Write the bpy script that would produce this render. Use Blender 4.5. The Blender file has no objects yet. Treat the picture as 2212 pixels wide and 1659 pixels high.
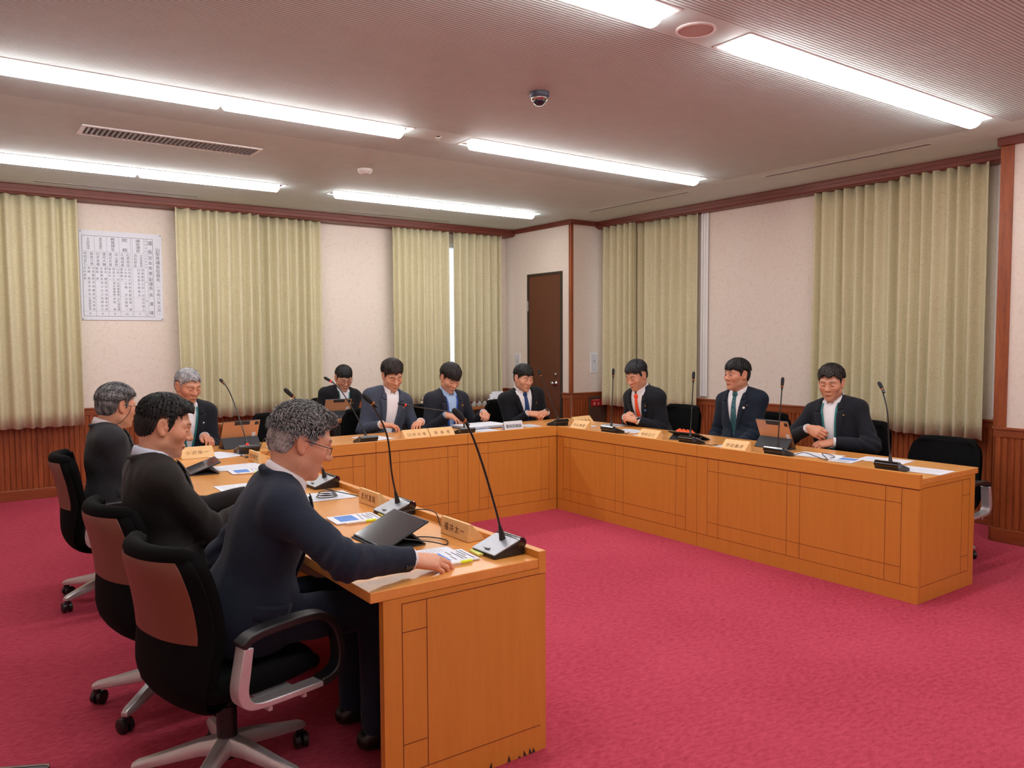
import bpy, math, random
import numpy as np
from mathutils import Vector, Matrix

# ------------------------------------------------------------------ camera, world, exposure
SC = bpy.context.scene
COL = SC.collection
F_PX, YAW, PIT, ROL, CAM_H = 1726.17, 0.945473829, -0.0559429547, 0.00442379409, 1.5
def cam_axes():
    f = Vector((math.cos(YAW)*math.cos(PIT), math.sin(YAW)*math.cos(PIT), math.sin(PIT)))
    r0 = f.cross(Vector((0, 0, 1))).normalized(); d0 = f.cross(r0)
    r = math.cos(ROL)*r0 + math.sin(ROL)*d0
    d = -math.sin(ROL)*r0 + math.cos(ROL)*d0
    return r, d, f
cr, cd, cf = cam_axes()
cam_data = bpy.data.cameras.new('camera')
cam_data.sensor_width = 36.0
cam_data.sensor_fit = 'HORIZONTAL'
cam_data.lens = F_PX/2212*36.0
cam_data.clip_start = 0.05
cam = bpy.data.objects.new('camera', cam_data)
COL.objects.link(cam)
Mx = Matrix.Identity(4)
for i in range(3):
    Mx[i][0] = cr[i]; Mx[i][1] = -cd[i]; Mx[i][2] = -cf[i]
Mx[0][3], Mx[1][3], Mx[2][3] = 0, 0, CAM_H
cam.matrix_world = Mx
SC.camera = cam

world = bpy.data.worlds.new('daylight')
SC.world = world
world.use_nodes = True
world.node_tree.nodes['Background'].inputs[0].default_value = (0.85, 0.93, 1.0, 1)
world.node_tree.nodes['Background'].inputs[1].default_value = 1.6
SC.view_settings.view_transform = 'Standard'
SC.view_settings.look = 'None'
SC.view_settings.gamma = 1.0
SC.view_settings.use_curve_mapping = False
SC.view_settings.exposure = -0.02
LAMP_STRENGTH = 26.0          # the ceiling lights' LED bars
SC.cycles.use_adaptive_sampling = True
SC.cycles.adaptive_threshold = 0.02
SC.cycles.use_denoising = True
SC.cycles.max_bounces = 8
SC.cycles.diffuse_bounces = 5
SC.cycles.glossy_bounces = 3
SC.cycles.transmission_bounces = 6
SC.cycles.caustics_reflective = False
SC.cycles.caustics_refractive = False
SC.cycles.sample_clamp_indirect = 6.0

# ------------------------------------------------------------------ small helpers
R = math.radians
def lin(c):
    return tuple((x/255/12.92) if x/255 <= 0.04045 else ((x/255+0.055)/1.055)**2.4 for x in c)

def new_mat(name):
    m = bpy.data.materials.new(name); m.use_nodes = True
    nt = m.node_tree
    return m, nt, nt.nodes['Principled BSDF']
def N(nt, t, **kw):
    n = nt.nodes.new(t)
    for k, v in kw.items(): setattr(n, k, v)
    return n
def mapped_noise(nt, scale=(1, 1, 1), nscale=5, detail=3, rough=0.5, coord='Object', rot=(0, 0, 0)):
    tc = N(nt, 'ShaderNodeTexCoord'); mp = N(nt, 'ShaderNodeMapping'); no = N(nt, 'ShaderNodeTexNoise')
    mp.inputs['Scale'].default_value = scale; mp.inputs['Rotation'].default_value = rot
    no.inputs['Scale'].default_value = nscale; no.inputs['Detail'].default_value = detail
    no.inputs['Roughness'].default_value = rough
    nt.links.new(tc.outputs[coord], mp.inputs['Vector']); nt.links.new(mp.outputs['Vector'], no.inputs['Vector'])
    return no
def ramp(nt, fac, stops):
    r = N(nt, 'ShaderNodeValToRGB')
    while len(r.color_ramp.elements) < len(stops): r.color_ramp.elements.new(0.5)
    for e, (p, c) in zip(r.color_ramp.elements, stops):
        e.position = p; e.color = (*c, 1)
    nt.links.new(fac, r.inputs['Fac'])
    return r
def bump(nt, b, height, strength=0.3, dist=0.002):
    n = N(nt, 'ShaderNodeBump'); n.inputs['Strength'].default_value = strength; n.inputs['Distance'].default_value = dist
    nt.links.new(height, n.inputs['Height']); nt.links.new(n.outputs['Normal'], b.inputs['Normal'])
def plain(name, rgb, rough=0.5, metal=0.0, spec=0.5, vary=0.06, nscale=40, bmp=0.0, bdist=0.001, coat=0.0, scale=(1, 1, 1), sheen=0.0):
    """solid colour with a little procedural variation"""
    m, nt, b = new_mat(name)
    c = lin(rgb)
    no = mapped_noise(nt, scale, nscale, 3)
    r = ramp(nt, no.outputs['Fac'], [(0.3, tuple(x*(1-vary) for x in c)), (0.7, tuple(min(1, x*(1+vary)) for x in c))])
    nt.links.new(r.outputs['Color'], b.inputs['Base Color'])
    b.inputs['Roughness'].default_value = rough; b.inputs['Metallic'].default_value = metal
    b.inputs['Specular IOR Level'].default_value = spec; b.inputs['Coat Weight'].default_value = coat
    b.inputs['Sheen Weight'].default_value = sheen
    if bmp: bump(nt, b, no.outputs['Fac'], bmp, bdist)
    return m
def emissive(name, rgb, strength):
    m, nt, b = new_mat(name)
    b.inputs['Base Color'].default_value = (*lin(rgb), 1)
    b.inputs['Emission Color'].default_value = (*lin(rgb), 1); b.inputs['Emission Strength'].default_value = strength
    return m
def wood(name, dark, light, rough=0.35, grain=(1, 1, 14), nscale=6, coat=0.15, band=None):
    """long grain: grain = stretch per axis (large = fine lines across that axis)"""
    m, nt, b = new_mat(name)
    no = mapped_noise(nt, grain, nscale, 5, 0.6)
    no2 = mapped_noise(nt, tuple(g*7 for g in grain), nscale, 2, 0.5)
    mixn = N(nt, 'ShaderNodeMath', operation='MULTIPLY_ADD'); mixn.inputs[1].default_value = 0.35
    sc = N(nt, 'ShaderNodeMath', operation='MULTIPLY'); sc.inputs[1].default_value = 0.65
    nt.links.new(no.outputs['Fac'], sc.inputs[0])
    nt.links.new(no2.outputs['Fac'], mixn.inputs[0]); nt.links.new(sc.outputs[0], mixn.inputs[2])
    r = ramp(nt, mixn.outputs[0], [(0.32, lin(dark)), (0.68, lin(light))])
    nt.links.new(r.outputs['Color'], b.inputs['Base Color'])
    b.inputs['Roughness'].default_value = rough; b.inputs['Coat Weight'].default_value = coat
    b.inputs['Coat Roughness'].default_value = 0.25
    return m

class MB:
    """collects faces, then links them as ONE mesh object"""
    def __init__(s): s.v = []; s.f = []; s.m = []; s.mi = 0; s.xf = None
    def add(s, vs, fs, mi=None):
        o = len(s.v)
        if s.xf is not None: vs = [tuple(s.xf @ Vector(v)) for v in vs]
        s.v += [tuple(v) for v in vs]; s.f += [tuple(i+o for i in f) for f in fs]
        s.m += [s.mi if mi is None else mi]*len(fs); return s
    def box(s, a, b, mi=None):
        x0, y0, z0 = a; x1, y1, z1 = b
        return s.add([(x0,y0,z0),(x1,y0,z0),(x1,y1,z0),(x0,y1,z0),(x0,y0,z1),(x1,y0,z1),(x1,y1,z1),(x0,y1,z1)],
                     [(0,3,2,1),(4,5,6,7),(0,1,5,4),(1,2,6,5),(2,3,7,6),(3,0,4,7)], mi)
    def cbox(s, c, d, mi=None):
        return s.box([c[i]-d[i]/2 for i in range(3)], [c[i]+d[i]/2 for i in range(3)], mi)
    def prism(s, poly, axis, a, b, mi=None):
        """extrude a 2-D polygon along axis ('x','y','z') from a to b"""
        def P(u, v, w): return {'x': (w, u, v), 'y': (u, w, v), 'z': (u, v, w)}[axis]
        n = len(poly)
        vs = [P(u, v, a) for u, v in poly]+[P(u, v, b) for u, v in poly]
        fs = [tuple(range(n))[::-1], tuple(range(n, 2*n))]+[(i, (i+1) % n, n+(i+1) % n, n+i) for i in range(n)]
        return s.add(vs, fs, mi)
    def tube(s, pts, rad, n=8, mi=None, cap=True):
        pts = [Vector(p) for p in pts]; k = len(pts)
        rads = rad if isinstance(rad, (list, tuple)) else [rad]*k
        vs = []; fs = []
        t0 = (pts[1]-pts[0]).normalized()
        up = Vector((0, 0, 1)) if abs(t0.z) < 0.9 else Vector((1, 0, 0))
        u = t0.cross(up).normalized()
        for i, p in enumerate(pts):
            t = (pts[min(i+1, k-1)]-pts[max(i-1, 0)]).normalized()
            u = (u-t*u.dot(t)).normalized(); w = t.cross(u)
            for j in range(n):
                a = 2*math.pi*j/n
                vs.append(p+(u*math.cos(a)+w*math.sin(a))*rads[i])
        for i in range(k-1):
            for j in range(n):
                fs.append((i*n+j, i*n+(j+1) % n, (i+1)*n+(j+1) % n, (i+1)*n+j))
        if cap: fs += [tuple(range(n))[::-1], tuple(range((k-1)*n, k*n))]
        return s.add(vs, fs, mi)
    def cyl(s, p0, p1, r0, r1=None, n=16, mi=None): return s.tube([p0, p1], [r0, r0 if r1 is None else r1], n, mi)
    def lathe(s, prof, n=24, c=(0, 0, 0), mi=None):
        """profile of (radius, z) turned about the z axis"""
        vs = []; fs = []; k = len(prof)
        for r, z in prof:
            for j in range(n):
                a = 2*math.pi*j/n; vs.append((c[0]+r*math.cos(a), c[1]+r*math.sin(a), c[2]+z))
        for i in range(k-1):
            for j in range(n): fs.append((i*n+j, i*n+(j+1) % n, (i+1)*n+(j+1) % n, (i+1)*n+j))
        fs += [tuple(range(n))[::-1], tuple(range((k-1)*n, k*n))]
        return s.add(vs, fs, mi)
    def build(s, name, mats, parent=None, loc=None, rot=None, smooth=False, bevel=0, seg=2, angle=40):
        me = bpy.data.meshes.new(name); me.from_pydata(s.v, [], s.f)
        if not isinstance(mats, (list, tuple)): mats = [mats]
        for m in mats: me.materials.append(m)
        if len(mats) > 1: me.polygons.foreach_set('material_index', s.m)
        me.update()
        o = bpy.data.objects.new(name, me); COL.objects.link(o)
        if parent is not None: o.parent = parent
        if loc is not None: o.location = loc
        if rot is not None: o.rotation_euler = rot
        if smooth:
            me.polygons.foreach_set('use_smooth', [True]*len(me.polygons))
            if smooth == 'auto': me.set_sharp_from_angle(angle=R(angle))
        if bevel:
            md = o.modifiers.new('bevel', 'BEVEL'); md.width = bevel; md.segments = seg
            md.limit_method = 'ANGLE'; md.angle_limit = R(35); md.harden_normals = False
        return o

def tag(o, label, cat, group=None, kind=None):
    o['label'] = label
    if cat: o['category'] = cat
    if group: o['group'] = group
    if kind: o['kind'] = kind
    return o
def thing(name, label, cat, loc=(0, 0, 0), rz=0.0, group=None):
    o = bpy.data.objects.new(name, None); COL.objects.link(o)
    o.empty_display_size = 0.1
    o.location = loc; o.rotation_euler = (0, 0, rz)
    return tag(o, label, cat, group)
def struct(o, label):
    o['kind'] = 'structure'; o['label'] = label
    return o
def dup(root, loc=None, rz=None, label=None, group=None):
    """a copy of a thing with copies of its parts and their sub-parts"""
    r = root.copy(); COL.objects.link(r)
    if loc is not None: r.location = loc
    if rz is not None: r.rotation_euler = (0, 0, rz)
    if label: r['label'] = label
    if group: r['group'] = group
    for ch in list(root.children):
        c = ch.copy(); COL.objects.link(c); c.parent = r
        for g in list(ch.children):
            d = g.copy(); COL.objects.link(d); d.parent = c
    return r

_glyphs = {}
def glyph(ch):
    """flat outline faces of one character of the built-in font: verts, faces, advance box"""
    if ch not in _glyphs:
        cu = bpy.data.curves.new('t', 'FONT'); cu.body = ch; cu.size = 1.0; cu.resolution_u = 2
        ob = bpy.data.objects.new('t', cu); COL.objects.link(ob)
        dg = bpy.context.evaluated_depsgraph_get(); dg.update()
        me = bpy.data.meshes.new_from_object(ob.evaluated_get(dg))
        vs = [tuple(v.co) for v in me.vertices]; fs = [tuple(p.vertices) for p in me.polygons]
        bpy.data.objects.remove(ob); bpy.data.curves.remove(cu); bpy.data.meshes.remove(me)
        _glyphs[ch] = (vs, fs)
    return _glyphs[ch]
def put_char(mb, ch, cx, cy, size, to3d, sx=1.0):
    """one character centred on (cx, cy) of a plane; to3d maps plane coordinates to 3-D"""
    vs, fs = glyph(ch)
    if not vs: return
    # full-width cell: x 0..1 em, y about -0.12..0.88 em
    w = 1.0 if ord(ch) > 0x2000 else 0.55
    if w < 1:
        xs = [v[0] for v in vs]; off = (min(xs)+max(xs))/2
    else: off = 0.5
    mb.add([to3d(cx+(v[0]-off)*size*sx, cy+(v[1]-0.38)*size) for v in vs], fs)
# ------------------------------------------------------------------ materials
M = {}
def carpet_mat():
    m, nt, b = new_mat('carpet_red')
    n1 = mapped_noise(nt, (1, 1, 1), 260, 2, 0.7)
    n2 = mapped_noise(nt, (1, 2.2, 1), 26, 4, 0.65, rot=(0, 0, 0.5))
    n3 = mapped_noise(nt, (1, 1, 1), 1.3, 2)
    a = N(nt, 'ShaderNodeMath', operation='MULTIPLY'); a.inputs[1].default_value = 0.40
    nt.links.new(n1.outputs['Fac'], a.inputs[0])
    c = N(nt, 'ShaderNodeMath', operation='MULTIPLY_ADD'); c.inputs[1].default_value = 0.45
    nt.links.new(n2.outputs['Fac'], c.inputs[0]); nt.links.new(a.outputs[0], c.inputs[2])
    d = N(nt, 'ShaderNodeMath', operation='MULTIPLY_ADD'); d.inputs[1].default_value = 0.15
    nt.links.new(n3.outputs['Fac'], d.inputs[0]); nt.links.new(c.outputs[0], d.inputs[2])
    r = ramp(nt, d.outputs[0], [(0.36, lin((154, 48, 67))), (0.64, lin((200, 83, 104)))])
    nt.links.new(r.outputs['Color'], b.inputs['Base Color'])
    b.inputs['Roughness'].default_value = 1.0; b.inputs['Specular IOR Level'].default_value = 0.05
    bump(nt, b, n1.outputs['Fac'], 0.5, 0.004)
    return m
def wallpaper_mat():
    m, nt, b = new_mat('wallpaper_beige')
    n1 = mapped_noise(nt, (1, 1, 1), 28, 5, 0.6)
    n2 = mapped_noise(nt, (1, 1, 1), 160, 3, 0.6)
    r = ramp(nt, n1.outputs['Fac'], [(0.38, lin((222, 209, 197))), (0.5, lin((229, 218, 207))), (0.62, lin((225, 212, 201)))])
    nt.links.new(r.outputs['Color'], b.inputs['Base Color'])
    b.inputs['Roughness'].default_value = 0.85
    bump(nt, b, n2.outputs['Fac'], 0.12, 0.002)
    return m
def ceiling_mat():
    """board with fine ribs along x (20 mm pitch) over the middle of the room, plain board round the edge and along the lamp rows"""
    m, nt, b = new_mat('ribbed_ceiling_board')
    tc = N(nt, 'ShaderNodeTexCoord'); sp = N(nt, 'ShaderNodeSeparateXYZ')
    nt.links.new(tc.outputs['Object'], sp.inputs[0])
    def mth(op, a, v=None, w=None):
        n = N(nt, 'ShaderNodeMath', operation=op)
        for k, q in enumerate((a, v, w)):
            if q is None: continue
            if isinstance(q, (int, float)): n.inputs[k].default_value = q
            else: nt.links.new(q, n.inputs[k])
        return n.outputs[0]
    Y, X = sp.outputs['Y'], sp.outputs['X']
    fr = mth('FRACT', mth('MULTIPLY', Y, 50.0))
    tri = mth('MULTIPLY', mth('ABSOLUTE', mth('SUBTRACT', fr, 0.5)), 2.0)       # 0 mid rib .. 1 groove
    gro = mth('SMOOTHSTEP', 0.45, 0.9, tri) if False else None
    mr = N(nt, 'ShaderNodeMapRange', interpolation_type='SMOOTHSTEP')
    mr.inputs['From Min'].default_value = 0.45; mr.inputs['From Max'].default_value = 0.85
    nt.links.new(tri, mr.inputs['Value'])
    def within(v, a, c): return mth('MULTIPLY', mth('GREATER_THAN', v, a), mth('LESS_THAN', v, c))
    area = mth('MULTIPLY', within(Y, -2.0, 5.55), mth('LESS_THAN', X, 5.86))
    for yc in (0.15, 2.56, 4.94):
        area = mth('MULTIPLY', area, mth('SUBTRACT', 1.0, within(Y, yc-0.13, yc+0.13)))
    g = mth('MULTIPLY', mr.outputs[0], area)
    seam = mth('LESS_THAN', mth('ABSOLUTE', mth('SUBTRACT', mth('FRACT', mth('MULTIPLY', Y, 1/0.606)), 0.5)), 0.004)
    far = mth('MULTIPLY', within(Y, 5.55, 7.1), mth('LESS_THAN', X, 5.86))
    g2 = mth('MAXIMUM', g, mth('MULTIPLY', mth('MULTIPLY', mr.outputs[0], far), 0.22))
    no = mapped_noise(nt, (1, 1, 1), 9, 4)
    base = ramp(nt, no.outputs['Fac'], [(0.3, lin((202, 221, 221))), (0.7, lin((209, 228, 228)))])
    mix = N(nt, 'ShaderNodeMixRGB'); mix.inputs['Color2'].default_value = (*lin((144, 144, 144)), 1)
    nt.links.new(g2, mix.inputs['Fac']); nt.links.new(base.outputs['Color'], mix.inputs['Color1'])
    nt.links.new(mix.outputs['Color'], b.inputs['Base Color'])
    b.inputs['Roughness'].default_value = 0.7
    inv = mth('SUBTRACT', 1.0, g2)
    bump(nt, b, inv, 0.35, 0.004)
    return m
def curtain_mat():
    m, nt, b = new_mat('curtain_olive_damask')
    tc = N(nt, 'ShaderNodeTexCoord'); vo = N(nt, 'ShaderNodeTexNoise')
    vo.inputs['Scale'].default_value = 34; vo.inputs['Detail'].default_value = 1.5; vo.inputs['Distortion'].default_value = 2.5
    nt.links.new(tc.outputs['Object'], vo.inputs['Vector'])
    r = ramp(nt, vo.outputs['Fac'], [(0.40, lin((196, 188, 152))), (0.5, lin((212, 205, 172))), (0.60, lin((202, 194, 158)))])
    nt.links.new(r.outputs['Color'], b.inputs['Base Color'])
    b.inputs['Roughness'].default_value = 0.75; b.inputs['Sheen Weight'].default_value = 0.15
    n2 = mapped_noise(nt, (1, 1, 1), 500, 2); bump(nt, b, n2.outputs['Fac'], 0.1, 0.001)
    return m
M['carpet'] = carpet_mat(); M['wall'] = wallpaper_mat(); M['ceil'] = ceiling_mat(); M['curtain'] = curtain_mat()
M['hem'] = plain('curtain_hem_thread', (206, 196, 158), 0.8)
M['redwood'] = wood('red_brown_wood', (116, 54, 26), (166, 88, 46), 0.35, (3, 3, 0.25), 9)
M['redwood_h'] = wood('red_brown_wood_rail', (118, 56, 30), (158, 82, 44), 0.35, (0.4, 0.4, 6), 9)
M['crown'] = wood('red_brown_crown_wood', (98, 44, 34), (128, 62, 46), 0.45, (0.4, 0.4, 8), 9, coat=0.05)
M['door'] = plain('brown_door_laminate', (98, 56, 38), 0.4, vary=0.05, nscale=12, scale=(4, 4, 0.4))
M['frame_dark'] = plain('dark_bronze_frame', (74, 64, 56), 0.4, 0.5)
M['white_pl'] = plain('white_plastic', (228, 228, 228), 0.35, vary=0.02)
M['white_metal'] = plain('white_enamel', (236, 236, 238), 0.3, vary=0.02)
M['chrome'] = plain('chrome', (190, 188, 186), 0.18, 1.0, vary=0.02)
M['silver'] = plain('brushed_silver', (200, 199, 202), 0.34, 0.6, vary=0.03)
M['reflector'] = plain('polished_reflector', (214, 218, 226), 0.16, 1.0, vary=0.01)
M['black_pl'] = plain('black_plastic', (24, 24, 26), 0.4, vary=0.15)
M['black_gl'] = plain('gloss_black_plastic', (10, 10, 12), 0.12, vary=0.1, coat=0.6)
M['black_fab'] = plain('black_fabric', (10, 10, 11), 0.92, vary=0.3, nscale=420, bmp=0.3, bdist=0.001, sheen=0.0, spec=0.12)
M['led'] = emissive('led_bar_light', (252, 250, 248), LAMP_STRENGTH)
M['grey_slot'] = plain('grey_slot', (70, 66, 72), 0.8)

def wall_holes(u0, u1, v0, v1, holes, to3d):
    """a rectangle in (u, v) with rectangular openings"""
    us = sorted({u0, u1, *[h[0] for h in holes], *[h[1] for h in holes]})
    vs = sorted({v0, v1, *[h[2] for h in holes], *[h[3] for h in holes]})
    mb = MB()
    for i in range(len(us)-1):
        for j in range(len(vs)-1):
            cu, cv = (us[i]+us[i+1])/2, (vs[j]+vs[j+1])/2
            if any(h[0] < cu < h[1] and h[2] < cv < h[3] for h in holes): continue
            mb.add([to3d(us[i], vs[j]), to3d(us[i+1], vs[j]), to3d(us[i+1], vs[j+1]), to3d(us[i], vs[j+1])], [(0, 1, 2, 3)])
    return mb

# ------------------------------------------------------------------ room shell
XL, XR, XD, YB, YF, ZC = -1.0, 6.80, 6.25, 8.80, -1.4, 2.93
YS, YP = 7.43, 2.66                        # short return wall by the door; far edge of the right pier
o = MB().box((XL-.1, YF-.1, -.05), (XR+.1, YB+.1, 0)).build('floor', M['carpet']); struct(o, 'red carpet floor')
LAMPS = [(yc, x0) for yc in (0.16, 2.56, 4.94, 7.36) for x0 in (0.19, 3.16)]  # row over the viewer is unseen, added to light near desk and floor
LW, LL = 0.21, 2.50
mb = wall_holes(XL, XR, YF, YB, [(x0, x0+LL, yc-LW/2, yc+LW/2) for yc, x0 in LAMPS], lambda u, v: (u, v, ZC))
o = mb.build('ceiling', M['ceil']); struct(o, 'pinkish ribbed ceiling')
BW = [(-0.75, 0.95, .92, 2.72), (2.2, 3.4, .92, 2.72), (4.68, 5.88, .92, 2.72)]
o = wall_holes(XL, XD, 0, ZC, BW, lambda u, v: (u, YB, v)).build('wall_back', M['wall']); struct(o, 'beige back wall')
RW = [(3.05, 4.28, .92, 2.72), (6.0, 7.22, .92, 2.72)]
o = wall_holes(YP-.25, YS, 0, ZC, RW, lambda u, v: (XR, u, v)).build('wall_right', M['wall']); struct(o, 'beige right wall with curtained windows')
mb = MB(); mb.box((XD, YS, 0), (XR+.1, YB+.1, ZC))
o = mb.build('wall_door', M['wall']); struct(o, 'beige wall block that holds the brown door')
o = MB().box((6.30, YF, 0), (XR+.1, YP, ZC)).build('wall_pier', M['wall']); struct(o, 'beige wall pier at the right edge')
o = MB().box((XL-.1, YF, 0), (XL, YB, ZC)).build('wall_left', M['wall']); struct(o, 'beige left wall')
o = MB().box((XL-.1, YF-.1, 0), (6.30, YF, ZC)).build('wall_front', M['wall']); struct(o, 'beige wall behind the camera')

# windows behind the curtains
def glass_mat():
    m, nt, b = new_mat('window_glass')
    tr = N(nt, 'ShaderNodeBsdfTransparent'); mx = N(nt, 'ShaderNodeMixShader'); mx.inputs[0].default_value = 0.08
    no = mapped_noise(nt, (1, 1, 1), 3, 1); r = ramp(nt, no.outputs['Fac'], [(0, (.9, .93, .95)), (1, (.95, .97, 1))])
    nt.links.new(r.outputs['Color'], tr.inputs['Color']); b.inputs['Roughness'].default_value = 0.05
    nt.links.new(tr.outputs[0], mx.inputs[1]); nt.links.new(b.outputs[0], mx.inputs[2])
    nt.links.new(mx.outputs[0], nt.nodes['Material Output'].inputs['Surface'])
    return m
M['glass'] = glass_mat()
def window(n, u0, u1, z0, z1, side):
    P = (lambda u, w, z: (u, YB+w, z)) if side == 'b' else (lambda u, w, z: (XR+w, u, z))
    def bar(mb, ua, ub, za, zb, wa=-.005, wb=.12):
        a, b = P(ua, wa, za), P(ub, wb, zb)
        mb.box([min(a[i], b[i]) for i in range(3)], [max(a[i], b[i]) for i in range(3)])
    mb = MB(); t = .05; um = (u0+u1)/2
    bar(mb, u0, u0+t, z0, z1); bar(mb, u1-t, u1, z0, z1); bar(mb, u0+t, u1-t, z0, z0+t); bar(mb, u0+t, u1-t, z1-t, z1)
    bar(mb, um-.02, um+.02, z0+t, z1-t, .03, .09)
    fr = mb.build('window_%d' % n, M['white_metal']); struct(fr, 'white framed window behind the curtains')
    g = MB(); bar(g, u0+t, um-.02, z0+t, z1-t, .05, .056); bar(g, um+.02, u1-t, z0+t, z1-t, .05, .056)
    g.build('pane', M['glass'], fr)
for i, (a, b_, c, d) in enumerate(BW): window(i+1, a, b_, c, d, 'b')
for i, (a, b_, c, d) in enumerate(RW): window(i+4, a, b_, c, d, 'r')

# wainscot: grooved slats, rail and baseboard
_trim = [0]
def trim(mb, mat, label, **k):
    _trim[0] += 1
    return struct(mb.build('trim_%d' % _trim[0], mat, **k), label)
def wainscot(p0, p1, nrm, z1=.845):
    """from p0 to p1 along a wall whose room side is nrm"""
    p0, p1, nrm = Vector((*p0, 0)), Vector((*p1, 0)), Vector((*nrm, 0))
    L = (p1-p0).length; t = (p1-p0)/L; per = .045; n = max(1, round(L/per)); per = L/n
    rng = random.Random(int(L*1000))
    vs = []; fs = []
    for i in range(n):
        d = .012+rng.uniform(-.002, .002)
        for s, h in ((0, .004), (.12, .004), (.2, d), (.55, d+.003), (.92, d), (.98, .004)):
            q = p0+t*(per*(i+s))+nrm*h
            vs += [(q.x, q.y, .10), (q.x, q.y, z1-.06)]
    q = p1+nrm*.004; vs += [(q.x, q.y, .10), (q.x, q.y, z1-.06)]
    fs = [(2*i, 2*i+2, 2*i+3, 2*i+1) for i in range(len(vs)//2-1)]
    mb = MB(); mb.add(vs, fs); trim(mb, M['redwood'], 'grooved red-brown wood wainscot')
    def strip(za, zb, d, mat, label):
        a, b_ = p0, p1+nrm*d
        m2 = MB(); m2.box((min(a.x, b_.x), min(a.y, b_.y), za), (max(a.x, b_.x), max(a.y, b_.y), zb))
        trim(m2, mat, label, bevel=.004)
    strip(z1-.075, z1-.02, .018, M['redwood_h'], 'red-brown wainscot rail')
    strip(z1-.02, z1, .026, M['redwood_h'], 'red-brown wainscot cap')
    strip(0, .10, .03, M['redwood_h'], 'red-brown baseboard')
wainscot((XL, YB), (XD, YB), (0, -1))
wainscot((XD, YB), (XD, 8.30), (-1, 0)); wainscot((XD, 7.585), (XD, YS), (-1, 0))
wainscot((XD, YS), (XR, YS), (0, -1)); wainscot((XR, YS), (XR, YP), (-1, 0))
wainscot((6.30, YP), (6.30, YF), (-1, 0)); wainscot((6.30, YP), (XR, YP), (0, 1))
# crown mouldings, curtain pelmets, corner posts
for a, b_, lab in (((XL, 8.57, 2.855), (XD, 8.60, ZC), 'red-brown curtain pelmet along the back wall'),
                   ((XL, 8.60, 2.845), (XD, YB, 2.862), 'shadowed top board of the back wall pelmet'),
                   ((6.64, YP, 2.855), (6.67, YS, ZC), 'red-brown curtain pelmet along the right wall'),
                   ((6.67, YP, 2.845), (XR, YS, 2.862), 'shadowed top board of the right wall pelmet'),
                   ((6.215, YS-.035, 2.875), (XD, 8.57, ZC), 'crown moulding above the door'),
                   ((XD, YS-.035, 2.875), (6.64, YS, ZC), 'crown moulding on the short return wall'),
                   ((6.265, YF, 2.87), (6.30, YP+.03, ZC), 'crown moulding on the right pier')):
    trim(MB().box(a, b_), M['crown'], lab, bevel=.006)
for a, b_, lab in (((6.235, YS-.012, .845), (6.278, YS+.03, 2.875), 'vertical wood corner post left of the curtains'),
                   ((6.285, YP-.075, .845), (6.31, YP+.012, 2.87), 'vertical wood post on the right pier')):
    trim(MB().box(a, b_), M['redwood'], lab, bevel=.004)
# lower lip of the pelmets
trim(MB().box((XL, 8.56, 2.888), (XD-.02, 8.572, 2.898)), M['crown'], 'bead on the back wall pelmet')
trim(MB().box((6.63, YP, 2.888), (6.642, YS-.02, 2.898)), M['crown'], 'bead on the right wall pelmet')

# door
df = MB(); y0, y1, zt = 7.61, 8.27, 2.31
df.box((6.232, y0-.02, 0), (6.262, y0+.012, zt+.02)); df.box((6.232, y1-.012, 0), (6.262, y1+.02, zt+.02)); df.box((6.232, y0+.012, zt-.01), (6.262, y1-.012, zt+.02))
dr = MB().box((6.240, y0+.012, .008), (6.262, y1-.012, zt-.01)).build('door_1', M['door'], bevel=.002); struct(dr, 'brown flush door in the corner')
df.build('door_frame', M['frame_dark'], dr)
k = MB(); k.lathe([(.034, 0), (.034, .006), (.014, .010), (.012, .035), (.026, .045), (.030, .058), (.022, .070), (.004, .073)], 20)
k.build('knob', M['chrome'], dr, (6.240, 7.715, .95), (0, R(-90), 0), True)
k = MB(); k.lathe([(.024, 0), (.023, .010), (.012, .013), (.003, .014)], 18)
k.build('deadbolt', M['chrome'], dr, (6.240, 7.715, 1.06), (0, R(-90), 0), True)
MB().box((6.226, 8.262, 1.86), (6.234, 8.29, 1.99)).build('hinge', M['silver'], dr)

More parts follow.
